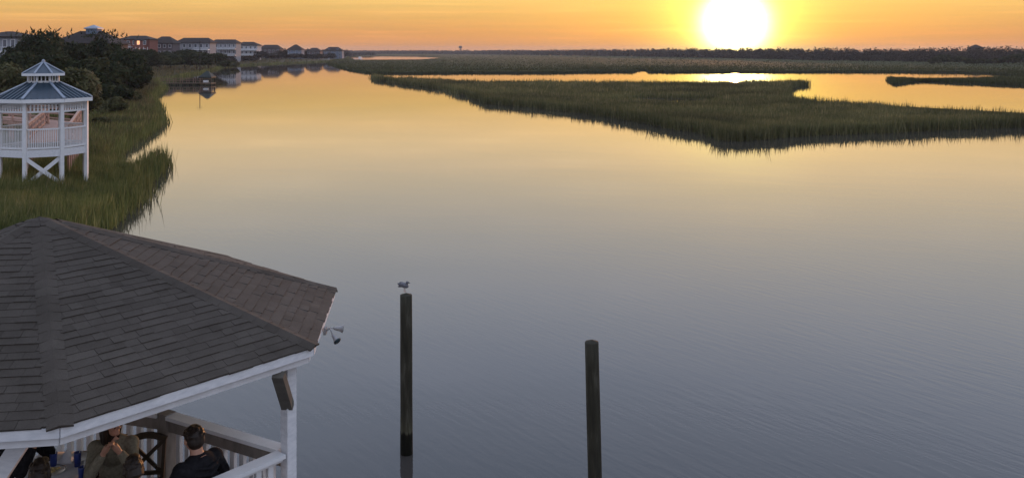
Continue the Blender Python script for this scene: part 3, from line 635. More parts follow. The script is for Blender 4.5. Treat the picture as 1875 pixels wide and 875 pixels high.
for k in range(8):
    a = Vector(octp(GRr,0,k)); b2 = Vector(octp(GRr,0,(k+1)%8))
    p_ = MB(); p_.bar((a.x,a.y,GZ-.6),(a.x,a.y,zev+.05), .17, .17, up=(a.x,a.y,0)); p_.build('post', M['white'], root)
    sb = MB(); sb.bar((a.x,a.y,zfl-.10),(b2.x,b2.y,zfl-.10), .07, .36); sb.build('floor_beam', M['trim'], root)
    # frieze: two rails with small spindles
    fr = MB(); dv = (b2-a).normalized(); a2 = a+dv*.09; b3 = b2-dv*.09
    fr.bar((a2.x,a2.y,zev-.06),(b3.x,b3.y,zev-.06), .08, .20); fr.bar((a2.x,a2.y,zf2),(b3.x,b3.y,zf2), .06, .09)
    for i in range(1, 9):
        q = a2.lerp(b3, i/9); fr.bar((q.x,q.y,zf2),(q.x,q.y,zev-.1), .07, .07)
    fr.build('frieze', M['white'], root)
    if k != 3:
        ra = MB(); ra.bar((a2.x,a2.y,zrl),(b3.x,b3.y,zrl), .13, .07); ra.bar((a2.x,a2.y,zfl+.17),(b3.x,b3.y,zfl+.17), .06, .09)
        for i in range(1, 15):
            q = a2.lerp(b3, i/15); ra.bar((q.x,q.y,zfl+.15),(q.x,q.y,zrl), .04, .04)
        ra.build('railing', M['white'], root)
for k in (7, 1, 5):
    a = Vector(octp(GRr-.02,0,k)); b2 = Vector(octp(GRr-.02,0,(k+1)%8)); c_ = MB()
    c_.bar((a.x,a.y-.03,zfl-.3),(b2.x,b2.y-.03,GZ+.75), .06, .19); c_.bar((b2.x,b2.y+.05,zfl-.3),(a.x,a.y+.05,GZ+.75), .06, .19); c_.build('cross_brace', M['white'], root)
# roof: eight seamed panels, hip caps, fascia
RO = GRr+.30; RI = .80; zro = zev+.13
for k in range(8):
    a = Vector(octp(RO,zro,k)); b2 = Vector(octp(RO,zro,(k+1)%8)); c_ = Vector(octp(RI,zrt,(k+1)%8)); d_ = Vector(octp(RI,zrt,k))
    r_ = MB(); dn = Vector((0,0,-.05)); r_.add([a,b2,c_,d_,a+dn,b2+dn,c_+dn,d_+dn], [(0,1,2,3),(7,6,5,4),(0,4,5,1),(1,5,6,2),(2,6,7,3),(3,7,4,0)], .6)
    n_ = (b2-a).cross(d_-a).normalized(); ct = (a+b2)/2; tp = (c_+d_)/2; ed = (b2-a).normalized()
    W1 = (b2-a).length/2; W2 = (c_-d_).length/2
    for i in range(-3, 4):
        x = i*.27; 
        if abs(x) > W1-.03: continue
        u1 = 1.0 if abs(x) <= W2 else (W1-abs(x))/(W1-W2)
        p0 = ct+ed*x; p1 = ct.lerp(tp, u1)+ed*x; r_.bar(p0+n_*.02, p1+n_*.02, .03, .05, up=n_, t=.1)
    r_.build('roof_panel', M['metalroof'], root)
    hc_ = MB(); hc_.bar(a+Vector((0,0,.03)), d_+Vector((0,0,.03)), .13, .05); hc_.build('hip_cap', M['roofcap'], root)
    fa = MB(); fa.bar((a.x,a.y,zro-.10),(b2.x,b2.y,zro-.10), .05, .19); fa.build('fascia', M['white'], root)
zc2 = ZD(136.5, GD); cu = MB(); 
cu.add([octp(RI-.04, z_, k) for z_ in (zrt-.08, zc2) for k in range(8)], [(k,(k+1)%8,(k+1)%8+8,k+8) for k in range(8)]+[tuple(range(8,16))]) if False else None
for k in range(8):
    a = Vector(octp(RI-.05,0,k)); b2 = Vector(octp(RI-.05,0,(k+1)%8)); cu.bar((a.x,a.y,zrt-.1),(a.x,a.y,zc2), .09, .09, up=(a.x,a.y,0))
    cu.bar((a.x,a.y,zrt+.02),(b2.x,b2.y,zrt+.02), .06, .1); cu.bar((a.x,a.y,zc2-.03),(b2.x,b2.y,zc2-.03), .06, .08)
    for i in (1,2):
        q = a.lerp(b2, i/3); cu.bar((q.x,q.y,zrt),(q.x,q.y,zc2), .05, .07)
cuo = cu.build('cupola', M['white'], root)
zap = ZD(114, GD); cr_ = MB(); r2 = RI+.26
cr_.add([octp(r2, zc2+.06, k) for k in range(8)]+[(0,0,zap)], [(k,(k+1)%8,8) for k in range(8)]+[tuple(range(7,-1,-1))], .6); cr_.build('cupola_roof', M['metalroof'], cuo)
cc_ = MB()
for k in range(8): cc_.bar(Vector(octp(r2, zc2+.08, k)), Vector((0,0,zap+.03)), .09, .04)
cc_.ell((0,0,zap+.04),(.09,.09,.10)); cc_.build('cupola_caps', M['roofcap'], cuo)
cf = MB()
for k in range(8): cf.bar(Vector(octp(r2, zc2+.0, k)), Vector(octp(r2, zc2+.0, (k+1)%8)), .04, .13)
cf.build('cupola_fascia', M['white'], cuo)
# boardwalk away from the gazebo
root2 = empty('boardwalk', (GX, GD+GRr*.93, 0), 0, 'reddish raised boardwalk with railings leading from the gazebo into the trees', 'boardwalk')
P0 = Vector((GX-.6, GD+2.2, zfl)); P1 = Vector((XD(58, 58), 60.5, ZD(243,50)-.4)) ; 
A0 = Vector((-.9,0,zfl-.02)); A1 = Vector((-6.9, 13.5, zfl+.02)); A2 = Vector((-15, 19, zfl+.02))
def strip(mb, p, q, w, th): mb.bar(p, q, w, th)
dk = MB()
for p, q in ((A0,A1),(A1,A2)):
    L_ = (q-p).length; k_ = int(L_/.16); 
    for i in range(k_):
        c_ = p.lerp(q, (i+.5)/k_); dv = (q-p).normalized(); sd = dv.cross(Vector((0,0,1))).normalized()
        dk.bar(c_-sd*1.05, c_+sd*1.05, .145, .04)
dk.build('deck', M['walk'], root2)
for sgn in (-1, 1):
    rl = MB()
    for p, q in ((A0,A1),(A1,A2)):
        dv = (q-p).normalized(); sd = dv.cross(Vector((0,0,1))).normalized()*1.08*sgn; n_ = int((q-p).length/2.1)
        u = Vector((0,0,1)); rl.bar(p+sd+u*1.0, q+sd+u*1.0, .15, .045); rl.bar(p+sd+u*.86, q+sd+u*.86, .04, .12); rl.bar(p+sd+u*.14, q+sd+u*.14, .04, .1); rl.bar(p+sd-u*.15, q+sd-u*.15, .05, .22)
        for i in range(n_+1):
            c_ = p.lerp(q, i/n_)+sd; rl.bar((c_.x,c_.y,GZ-p.z*0-.8),(c_.x,c_.y,c_.z+1.0), .11, .11)
        rl.bar(p+sd+u*.5, q+sd+u*.5, .04, .12)
    rl.build('railing', M['walk'], root2)

# ------------------------------------------------------------------ big pavilion
E_ = 3.0
def uz(px, py, drop): dp = F*drop/(py-HY); return Vector((XD(px, dp), dp, H-drop))
A = uz(110,783,E_); B = uz(577,635,E_); C = uz(615,530,E_); CEN = Vector((-5.22, 9.65, 0)); zE = H-E_; zA = H-(398-HY)*9.65/F
def regc(deg, r=3.27): return Vector((CEN.x+r*math.cos(R(deg)), CEN.y+r*math.sin(R(deg)), zE))
aA = math.degrees(math.atan2(A.y-CEN.y, A.x-CEN.x))
D_ = regc(71); E1 = regc(116); F1 = regc(161); G1 = regc(206); H1 = regc(251)
OCT = [A, B, C, D_, E1, F1, G1, H1]
APEX = Vector((CEN.x, CEN.y, zA))
DZ = H-4.07-1.0                 # deck level
root = empty('pavilion', (CEN.x, CEN.y, DZ), 0, 'large octagonal pavilion with dark shingled roof and white fascia, people dining beneath', 'pavilion')
PAV = root
def loc(v): return Vector(v)-Vector((CEN.x, CEN.y, DZ))
rg = random.Random(3)
sh = MB(); hp = MB(); su = MB()
for k in range(8):
    a = OCT[k]; b2 = OCT[(k+1)%8]; ap = APEX
    mid = (a+b2)/2; ed = (b2-a).normalized(); up = (ap-mid); up = (up-ed*up.dot(ed)); SL = up.length; up.normalize(); nn = ed.cross(up).normalized()
    if nn.z < 0: nn = -nn
    su.add([loc(a-nn*.03), loc(b2-nn*.03), loc(ap-nn*.03)], [(0,1,2)])
    n_ = 31; ex_ = SL/n_
    fa_ = (ap-a).dot(ed); wl = (b2-a).length
    for c_ in range(n_):
        s0 = c_*ex_; s1 = s0+ex_+.012
        l0 = fa_*(s0/SL); r0 = wl+(fa_-wl)*(s0/SL); l1 = fa_*min(1, s1/SL); r1 = wl+(fa_-wl)*min(1, s1/SL)
        x = l0-rg.uniform(0, .3); sag = rg.uniform(-.006, .006)
        while x < r0:
            tw = rg.choice((.11,.14,.17,.2,.26,.3)); xa, xb = max(x, l0), min(x+tw-.0025, r0)
            if xb-xa > .02:
                xa1, xb1 = min(max(xa, l1), r1), min(max(xb, l1), r1)
                if xb1-xa1 < .004: xb1 = xa1+.004
                th = .011+rg.choice((0,0,.004,.006)); y0 = s0-rg.uniform(-.007,.007)+sag
                P_ = lambda xx, ss, hh: loc(a+ed*xx+up*ss+nn*hh)
                v = [P_(xa,y0,th), P_(xb,y0,th), P_(xb1,s1,.006), P_(xa1,s1,.006), P_(xa,y0,-.002), P_(xb,y0,-.002), P_(xa1,s1,-.002), P_(xb1,s1,-.002)]
                sh.add(v, [(0,1,2,3),(4,5,1,0),(4,0,3,6),(1,5,7,2)], min(1, max(0, rg.gauss(.5, .09))))
            x += tw
    # hip cap shingles from corner to apex
    hv = ap-a; HL = hv.length; hd = hv.normalized(); pa, pb = OCT[k-1], b2
    sl_ = (pa-a).normalized(); sr_ = (b2-a).normalized()
    sdl = (sl_-hd*sl_.dot(hd)).normalized(); sdr = (sr_-hd*sr_.dot(hd)).normalized(); upv = hd.cross(sdl.cross(hd)).normalized()
    uu = -(sdl+sdr).normalized(); hw = .15
    if uu.z < 0: uu = -uu
    hw = .10
    kk = int(HL/.14)-1
    for i in range(kk):
        p0 = a+hd*(i*.14); p1 = a+hd*(i*.14+.155); l_ = .014
        v = [loc(p0+sdl*hw+uu*l_*1.1), loc(p0+uu*(l_+.012)), loc(p0+sdr*hw+uu*l_*1.1), loc(p1+sdl*hw+uu*.010), loc(p1+uu*.026), loc(p1+sdr*hw+uu*.010), loc(p0+sdl*hw), loc(p0), loc(p0+sdr*hw)]
        hp.add(v, [(0,1,4,3),(1,2,5,4),(6,7,1,0),(7,8,2,1),(0,3,6),(2,8,5)], min(1, max(0, rg.gauss(.47, .10))))
ro = sh.build('roof', M['shingle'], root); hp.build('hip_caps', M['shingle'], ro)
tc_ = MB(); tc_.ell(loc(APEX+Vector((0,0,-.055))), (.17,.13,.045)); tc_.build('apex_cap', M['shingle'], ro)
su.build('roof_boards', M['ceiling'], root)
for k in range(8):
    a, b2 = OCT[k], OCT[(k+1)%8]; cn = Vector((CEN.x, CEN.y, zE))
    ia = a+(cn-a).normalized()*.03; ib = b2+(cn-b2).normalized()*.03
    f_ = MB(); f_.bar(loc(ia-Vector((0,0,.045))), loc(ib-Vector((0,0,.045))), .035, .085); f_.build('fascia', M['trim'], root)
    ia = a+(cn-a).normalized()*.085; ib = b2+(cn-b2).normalized()*.085
    f_ = MB(); f_.bar(loc(ia-Vector((0,0,.124))), loc(ib-Vector((0,0,.124))), .035, .080); f_.build('lower_fascia', M['rail'], root)
    ia = a+(cn-a).normalized()*.42; ib = b2+(cn-b2).normalized()*.42
    f_ = MB(); f_.bar(loc(ia-Vector((0,0,.11))), loc(ib-Vector((0,0,.11))), .12, .16); f_.build('ring_beam', M['underwood'], root)
    q = a.lerp(cn, .06); q.z = zE-.05; f_ = MB(); f_.bar(loc(q), loc(APEX-Vector((0,0,.12))), .05, .14); f_.build('rafter', M['ceiling'], root)
# corner post with knee braces
RZ = H-4.07
R1 = uz(528.5,822,4.07); R2 = uz(305,756,4.07); NR = uz(400,877,4.07)
postc = Vector((R1.x, R1.y, 0))
def pbar(a, b2, w, h, mt, name, up=(0,0,1), par=None):
    f_ = MB(); f_.bar(loc(a), loc(b2), w, h, up); return f_.build(name, mt, par or root)
dirn = (NR-R1); dirn.z = 0; dirn.normalize(); dirf = (R2-R1); dirf.z = 0; dirf.normalize()
pst = pbar((postc.x,postc.y,-2.2), (postc.x,postc.y,zE-.12), .112, .112, M['trim'], 'post', up=(dirn.x,dirn.y,0))
pbar(postc+Vector((0,-.03,zE-.62)), postc+Vector((-.015,-.34,zE-.18)), .115, .08, M['shadewood'], 'knee_brace')
pbar(postc+Vector((0,.05,zE-.60)), postc+Vector((-.10,.40,zE-.17)), .10, .10, M['greywood'], 'knee_brace')
# left post with the pale brace
lp = Vector((XD(-60,7.4), 7.4, 0)); pbar((lp.x,lp.y,-2.2), (lp.x,lp.y,zE-.1), .145, .145, M['trim'], 'post')
pbar((lp.x,lp.y,zE-1.0), (XD(48,7.4),7.45,zE-.22), .10, .14, M['trim'], 'knee_brace')
for q in (F1, G1):
    c_ = q+(CEN-q).normalized()*.4; pbar((c_.x,c_.y,-2.2), (c_.x,c_.y,zE-.1), .145, .145, M['trim'], 'post')
# railing
def railing(p, q, name='railing', urh=.14, cap_m=M['white'], body=M['greywood'], step=.135, bal_m=M['rail']):
    p = Vector((p.x,p.y,RZ)); q = Vector((q.x,q.y,RZ)); dv = (q-p).normalized(); L_ = (q-p).length
    r_ = MB()
    k_ = int(L_/step)
    for i in range(1, k_):
        c_ = p+dv*(L_*i/k_); r_.bar(loc((c_.x,c_.y,DZ+.10)), loc((c_.x,c_.y,RZ-.06)), .045, .06, up=dv)
    ro_ = r_.build(name, bal_m, root)
    f_ = MB(); f_.bar(loc(p-Vector((0,0,.02))), loc(q-Vector((0,0,.02))), .15, .04); f_.build('top_cap', cap_m, ro_)
    f_ = MB(); f_.bar(loc(p-Vector((0,0,.045+urh/2))), loc(q-Vector((0,0,.045+urh/2))), .05, urh); f_.build('upper_rail', body, ro_)
    f_ = MB(); f_.bar(loc(p-Vector((0,0,.90))), loc(q-Vector((0,0,.90))), .05, .10); f_.build('lower_rail', bal_m, ro_)
    return ro_
p1 = R1+dirf*.09; q1 = R2-dirf*.07
railing(p1, q1)
rp = pbar((R2.x,R2.y,DZ-.3), (R2.x,R2.y,RZ+.01), .14, .14, M['greywood'], 'rail_post', up=(dirf.x,dirf.y,0))
R3d = Vector((math.cos(R(163)), math.sin(R(163)), 0)); R3 = R2+R3d*2.6
railing(R2+R3d*.08-Vector((0,0,0)), R3)
railing(R1+dirn*.09, R1+dirn*2.9, body=M['rail'], urh=.04)
R4 = R1+dirn*2.9
# deck: boards on joists
dpoly = [R1, R2, R3, Vector((-8.6,7.0,0)), Vector((-7.2,5.0,0)), R4]
dp2 = [(p.x-CEN.x, p.y-CEN.y) for p in dpoly]
bd = MB(); ang = math.atan2(dirn.y, dirn.x); ca, sa = math.cos(ang), math.sin(ang)
rot = [(x*ca+y*sa, -x*sa+y*ca) for x, y in dp2]; ys_ = [p[1] for p in rot]; yv = min(ys_)
while yv < max(ys_):
    ym = yv+.07; xs_ = []
    for i in range(len(rot)):
        (xa, ya), (xb, yb) = rot[i], rot[(i+1)%len(rot)]
        if (ya > ym) != (yb > ym): xs_.append(xa+(ym-ya)*(xb-xa)/(yb-ya))
    xs_.sort()
    if len(xs_) >= 2: bd.bar(Vector((xs_[0]*ca-ym*sa, xs_[0]*sa+ym*ca, -.02)), Vector((xs_[-1]*ca-ym*sa, xs_[-1]*sa+ym*ca, -.02)), .135, .04)
    yv += .142
bd.build('deck_floor', M['deck'], root)
for i in range(len(dpoly)):
    a, b2 = dpoly[i], dpoly[(i+1)%len(dpoly)]; pbar((a.x,a.y,DZ-.17), (b2.x,b2.y,DZ-.17), .05, .26, M['rail'], 'rim_joist')
# twin floodlight on the fascia
fq_ = B.lerp(C, .36); fq_.z = zE-.08; out = Vector((.995,.1,0))
fl = empty('floodlight', fq_, 0, 'twin grey floodlight fixed to the right edge of the pavilion roof', 'floodlight')
fl.scale = (.58,)*3
t_ = MB(); t_.box((.03,0,0), (.05,.13,.13)); t_.tube([(.05,0,0),(.12,0,.05)], .016, 8); t_.build('mount', M['steel'], fl)
for (e1, dr) in ((Vector((.20,.05,.03)), Vector((1,.25,-.15))), (Vector((.20,-.10,-.06)), Vector((.75,-.7,-.55)))):
    t_ = MB(); dr = dr.normalized(); t_.tube([(.12,0,.05), e1-dr*.02], .012, 8)
    t_.tube([e1-dr*.02, e1+dr*.02, e1+dr*.09, e1+dr*.15, e1+dr*.155], [.022,.036,.046,.075,.078], 14); lo_ = t_.build('lamp_head', M['steel'], fl, True)
    t_ = MB(); t_.tube([e1+dr*.156, e1+dr*.165], [.068,.05], 14); t_.build('lens', M['glassdark'], lo_, True)

# ------------------------------------------------------------------ pilings and gull
def piling(px, top, dep, rad, lean, label, seed):
    x = XD(px, dep); zt_ = ZD(top, dep); root = MB(); g = random.Random(seed); n = 14; vs_ = []; zs = [-2.0+i*(zt_+2-.05)/14 for i in range(15)]
    fs = []
    for i, zz in enumerate(zs):
        for j in range(n):
            a = 2*math.pi*j/n; r = rad*(1.05-.05*zz/zt_)*(1+.05*mnoise.noise(Vector((math.cos(a)*1.5+seed, math.sin(a)*1.5, zz*.8)))); vs_.append((r*math.cos(a)-lean*(zz-zt_)*-1*0+(zt_-zz)*lean, r*math.sin(a), zz))
    fs += [(i*n+j, i*n+(j+1)%n, (i+1)*n+(j+1)%n, (i+1)*n+j) for i in range(14) for j in range(n)]
    b0 = len(vs_); vs_.append((0,0,zt_-.01)); fs += [(14*n+j, 14*n+(j+1)%n, b0) for j in range(n)]
    root.add(vs_, fs, .5); o = root.build('piling', M['piling'], None, True); o.location = (x, dep, 0)
    for p in o.data.polygons[-n:]: p.use_smooth = False
    return tag(o, label, 'piling', 'pilings standing in the creek')
PLD = 17.4; piling(743.5, 535, PLD, .118, .003, 'left piling, the one a small gull stands on', 2)
piling(1083.5, 620, 14.2, .112, .024, 'bare right piling, leaning a little and with no bird on it', 5)
def remesh(o, vx, sm=4):
    r = o.modifiers.new('remesh', 'REMESH'); r.mode = 'VOXEL'; r.voxel_size = vx; r.use_smooth_shade = True
    s2 = o.modifiers.new('smooth', 'SMOOTH'); s2.iterations = sm; s2.factor = .5; return o
gx = XD(740.5, PLD); gz0 = ZD(534, PLD)
gull = empty('gull', (gx, PLD, gz0), R(-20), 'small grey gull standing on top of the left piling', 'bird'); gull.scale = (1.2,)*3
t_ = MB(); RM = Matrix.Rotation(R(12), 3, 'Y'); t_.ell((-.005,0,.105), (.085,.042,.042), RM); t_.ell((.052,0,.158), (.026,.024,.026)); t_.tube([(.03,0,.12),(.05,0,.155)], [.032,.02], 10)
t_.tube([(-.06,0,.095),(-.12,0,.072)], [.028,.008], 8); remesh(t_.build('gull_body', M['bird'], gull, True), .006, 3)
t_ = MB(); t_.ell((-.03,.036,.118), (.085,.012,.028), RM); t_.ell((-.03,-.036,.118), (.085,.012,.028), RM); t_.build('wings', M['bird'], gull, True)
t_ = MB(); t_.ell((.01,0,.088), (.055,.036,.026), RM); t_.build('breast', M['birdwhite'], gull, True)
t_ = MB(); t_.tube([(.074,0,.158),(.108,0,.150)], [.009,.002], 6); t_.build('beak', M['black'], gull)
for s in (-1,1):
    t_ = MB(); t_.tube([(.005,s*.016,.075),(.0,s*.016,.004)], .0045, 6)
    for a in (-.5,0,.5): t_.tube([(0,s*.016,.004),(.028*math.cos(a),s*.016+.028*math.sin(a),.002)], .003, 5)
    t_.build('leg', M['birdleg'], gull)

# ------------------------------------------------------------------ people, chairs, table
def seated(x, y, face, label, shirt, hair, lean=.0, arms='table', twist=0, hair_len=0, head=(0,0), trousers='navy', shortsleeve=False, sc=1.0, group='people dining under the pavilion', hd=0.0):
    """face: direction looked at, degrees from +X; local +Y is forward. seat at .45"""
    root = empty('person', (x, y, DZ), R(face-90), label, 'person', group); root.scale = sc if isinstance(sc, tuple) else (sc,)*3
    sh_y = lean; V3 = Vector
    pel = V3((0,0,.54)); wai = V3((0,sh_y*.35,.74)); che = V3((0,sh_y*.8,.96)); nb = V3((0,sh_y*1.0+.01,1.10)); hc_ = V3((head[0], sh_y*1.15+.04+head[1], 1.265-hd))
    b_ = MB()
    b_.ell(pel, (.165,.13,.12)); b_.ell(wai, (.14,.10,.15)); b_.ell(che, (.175,.105,.16)); b_.ell(che+V3((0,0,.05)), (.135,.08,.08)); b_.tube([che+V3((0,0,.1)), nb, hc_-V3((0,.02,.05))], [.085,.058,.052], 14)
    RH = Matrix.Rotation(R(twist), 3, 'Z'); hp_ = lambda v: hc_+RH@V3(v)
    b_.ell(hc_+V3((0,0,.02)), (.074,.092,.095), RH); b_.ell(hp_((0,.022,-.055)), (.052,.062,.058), RH); b_.ell(hp_((0,.083,-.075)), (.022,.02,.02), RH)
    b_.tube([hp_((0,.082,.022)), hp_((0,.112,-.022)), hp_((0,.088,-.030))], [.010,.016,.010], 8)
    for s in (-1,1):
        b_.ell(hp_((s*.077,.0,-.008)), (.010,.020,.032), RH)
        b_.ell(hp_((s*.034,.070,-.012)), (.022,.020,.020), RH)
    b_.ell(hp_((0,.088,-.052)), (.024,.010,.007), RH)
    shs = []; cloth_arm = []
    for s in (-1,1):
        sh_ = V3((s*.168, sh_y*.95, 1.015))
        if arms == 'table': el_ = V3((s*.25, sh_y+.16, .82)); wr = V3((s*.13, sh_y+.38, .86))
        elif arms == 'back': el_ = V3((s*.30, sh_y+.03, .80)); wr = V3((s*.24, sh_y+.26, .74))
        else: el_ = V3((s*.20, sh_y+.22, .84)); wr = V3((s*.07, sh_y+.26, 1.06))
        b_.ell(sh_, (.065,.06,.06)); b_.tube([sh_, sh_.lerp(el_,.5), el_], [.056,.050,.041], 12); b_.ell(el_, (.042,.042,.042)); b_.tube([el_, el_.lerp(wr,.35), wr], [.041,.042,.028], 12)
        fd = (wr-el_).normalized(); side = fd.cross(V3((0,0,1))).normalized(); nrm = side.cross(fd).normalized()
        pc = wr+fd*.05; b_.tube([wr-fd*.01, wr+fd*.03, wr+fd*.085], [.026,.034,.032], 10)
        for fi, (off, ln) in enumerate(((-.030,.060),(-.010,.072),(.010,.068),(.030,.052))):
            k0 = wr+fd*.085+side*off; k1 = k0+fd*ln*.55-nrm*.006; k2 = k1+fd*ln*.30-nrm*.022; b_.tube([k0-fd*.03, k0, k1, k2], [.010,.0095,.009,.0075], 8)
        t0 = wr+fd*.03-side*s*.024; b_.tube([t0, t0-side*s*.025+fd*.025-nrm*.006, t0-side*s*.03+fd*.055-nrm*.014], [.012,.0105,.009], 8)
        hj = V3((s*.09,.03,.52)); kn = V3((s*.13,.46,.50)); an = V3((s*.12,.44,.09))
        b_.tube([hj, hj.lerp(kn,.5), kn], [.095,.08,.06], 12); b_.ell(kn, (.06,.062,.06)); b_.tube([kn, kn.lerp(an,.35), an], [.056,.058,.037], 12); b_.tube([an+V3((0,-.03,-.03)), an+V3((0,.07,-.045)), an+V3((0,.16,-.06))], [.038,.036,.024], 10)
        shs.append((sh_, el_, wr))
    body = remesh(b_.build('body', M['skin'], root, True), .009, 3)
    c_ = MB(); c_.ell(pel+V3((0,0,.03)), (.178,.145,.11)); c_.ell(wai, (.158,.118,.17)); c_.ell(che, (.190,.122,.165)); c_.ell(che+V3((0,0,.055)), (.165,.112,.105)); c_.tube([che+V3((0,0,.06)), nb-V3((0,.0,.045)), nb-V3((0,.0,.015))], [.12,.088,.070], 16)
    for sh_, el_, wr in shs:
        c_.ell(sh_, (.082,.080,.078)); e2 = sh_.lerp(el_, .62) if shortsleeve else el_; c_.tube([sh_, sh_.lerp(e2,.5), e2], [.072,.066,.060], 12)
        if not shortsleeve: c_.ell(el_, (.058,.058,.058)); c_.tube([el_, el_.lerp(wr,.5), el_.lerp(wr,.93)], [.058,.053,.040], 12)
    # folds
    for i in range(7):
        zz = .62+.07*i; c_.tube([V3((-.13,sh_y*.5-.08,zz)), V3((0,sh_y*.5-.115,zz-.03)), V3((.13,sh_y*.5-.08,zz+.01))], [.008,.022,.008], 8)
    remesh(c_.build('top', M[shirt], root, True), .010, 3)
    t2 = MB(); t2.ell(pel-V3((0,0,.02)), (.180,.145,.105))
    for s in (-1,1):
        hj = V3((s*.09,.03,.52)); kn = V3((s*.13,.46,.50)); an = V3((s*.12,.44,.13)); t2.tube([hj, hj.lerp(kn,.5), kn], [.108,.093,.074], 12); t2.ell(kn, (.074,.074,.072)); t2.tube([kn, an], [.072,.056], 12)
    remesh(t2.build('trousers', M[trousers], root, True), .012, 3)
    sh2 = MB()
    for s in (-1,1): an = V3((s*.12,.44,.06)); sh2.tube([an+V3((0,-.06,-.02)), an+V3((0,.08,-.02)), an+V3((0,.18,-.025))], [.042,.046,.030], 10)
    sh2.build('shoes', M['black'], root, True)
    h_ = MB(); h_.ell(hp_((0,-.012,.045)), (.084,.098,.088), RH); h_.ell(hp_((0,-.045,.0)), (.078,.066,.088), RH); h_.ell(hp_((.02,.035,.09)), (.055,.055,.035), RH)
    if hair_len:
        h_.tube([hp_((0,-.05,.0)), hp_((0,-.085,-hair_len*.5)), hp_((0,-.10,-hair_len))], [.085,.085,.055], 12)
        for s in (-1,1): h_.tube([hp_((s*.055,.0,.05)), hp_((s*.080,-.01,-.04)), hp_((s*.07,-.03,-hair_len*.8))], [.035,.032,.02], 8)
    g = random.Random(int(x*100))
    for i in range(60):
        a = g.uniform(0, 6.28); e = g.uniform(-.1, 1.4); q = V3((math.cos(a)*math.cos(e)*.084, math.sin(a)*math.cos(e)*.10-.012, math.sin(e)*.09+.04))
        if q.y > .05 and q.z < .07: continue
        h_.ell(hp_(q), (.016,.016,.012), None, 6, 4)
    hr = h_.build('hair', M[hair], root, True); remesh(hr, .007, 1)
    for s in (-1,1):
        e_ = MB(); e_.ell(hp_((s*.033,.088,-.006)), (.011,.006,.006), RH, 8, 6); e_.build('eye', M['black'], root, True)
    return root
DG = 'people dining under the pavilion'
seated(XD(376,8.56), 8.56, 148, 'man with short dark hair in a black shirt, seated before the corner railing', 'black', 'hair', lean=.10, arms='back', sc=(1.13,1.13,1.0), twist=-12, hd=.03)
seated(XD(211,9.2), 9.20, -70, 'woman in an olive grey top with raised hands, facing the camera over the table', 'olive', 'hair', lean=.22, arms='raised', hair_len=.22, hd=.0, twist=38)
seated(XD(248,8.08), 8.08, 128, 'person with black hair in a cream top, seen from behind before the empty chair', 'cream', 'hair', lean=.04, arms='table', hair_len=.10, sc=.94)
seated(XD(20,9.05), 9.05, -15, 'person in a black top at the left table end behind the pale brace', 'black', 'hair', lean=.10, arms='raised', hair_len=.30)
seated(XD(72,8.05), 8.02, 100, 'person with dark hair in a straw yellow top, lowest at the left of the table', 'yellow', 'hair', lean=.02, arms='table', hair_len=.16, sc=.94)

# chairs
def chair(x, y, face, label):
    root = empty('dining_chair', (x, y, DZ), R(face-90), label, 'chair', 'brown wooden chairs round the table'); Wd = M['chair']
    t_ = MB(); t_.box((0,.0,.44), (.44,.42,.035)); t_.build('seat', Wd, root, bevel=.008)
    for s in (-1,1):
        t_ = MB(); t_.bar((s*.19,.18,0),(s*.19,.18,.43), .036,.036); t_.build('leg', Wd, root)
        t_ = MB(); t_.bar((s*.20,-.20,0),(s*.20,-.20,.45), .038,.038); t_.bar((s*.20,-.20,.43),(s*.215,-.27,.90), .040,.034); t_.build('leg', Wd, root)
    t_ = MB(); pts = [(-.235+.47*i/10, -.275-.03*math.sin(math.pi*i/10), .90+.055*math.sin(math.pi*i/10)) for i in range(11)]
    for a, b2 in zip(pts[:-1], pts[1:]): t_.bar(a, b2, .035, .075)
    t_.build('top_rail', Wd, root)
    t_ = MB(); t_.bar((-.19,-.212,.52),(.19,-.28,.88), .022,.045); t_.bar((.19,-.212,.52),(-.19,-.275,.88), .022,.045); t_.bar((-.2,-.208,.52),(.2,-.208,.52), .025,.05); t_.build('cross_back', Wd, root)
    t_ = MB(); t_.bar((-.19,.18,.2),(.19,.18,.2), .02,.03); t_.bar((-.19,-.19,.2),(.19,-.19,.2), .02,.03); t_.build('stretcher', Wd, root)
    return root
c0 = chair(XD(259,9.42), 9.40, -82, 'empty brown chair with a crossed back at the railing beside the man in black')
c0.scale = (.88,.88,.87)
def chair_at(x, y, face, label):
    c_ = copy_tree(c0); c_.location = (x, y, DZ); c_.rotation_euler = (0,0,R(face-90)); c_['label'] = label; return c_
chair_at(XD(376,8.56)+.03, 8.54, 148, 'brown chair under the man in the black shirt')
chair_at(XD(205,9.2), 9.26, -70, 'brown chair under the woman in the olive grey top')
chair_at(XD(248,8.08)+.02, 8.05, 128, 'brown chair under the person in the cream top')
chair_at(XD(20,9.05)-.03, 9.05, -15, 'brown chair under the person in the black top at the left')
chair_at(XD(72,8.05), 7.98, 100, 'brown chair under the person in the straw yellow top')
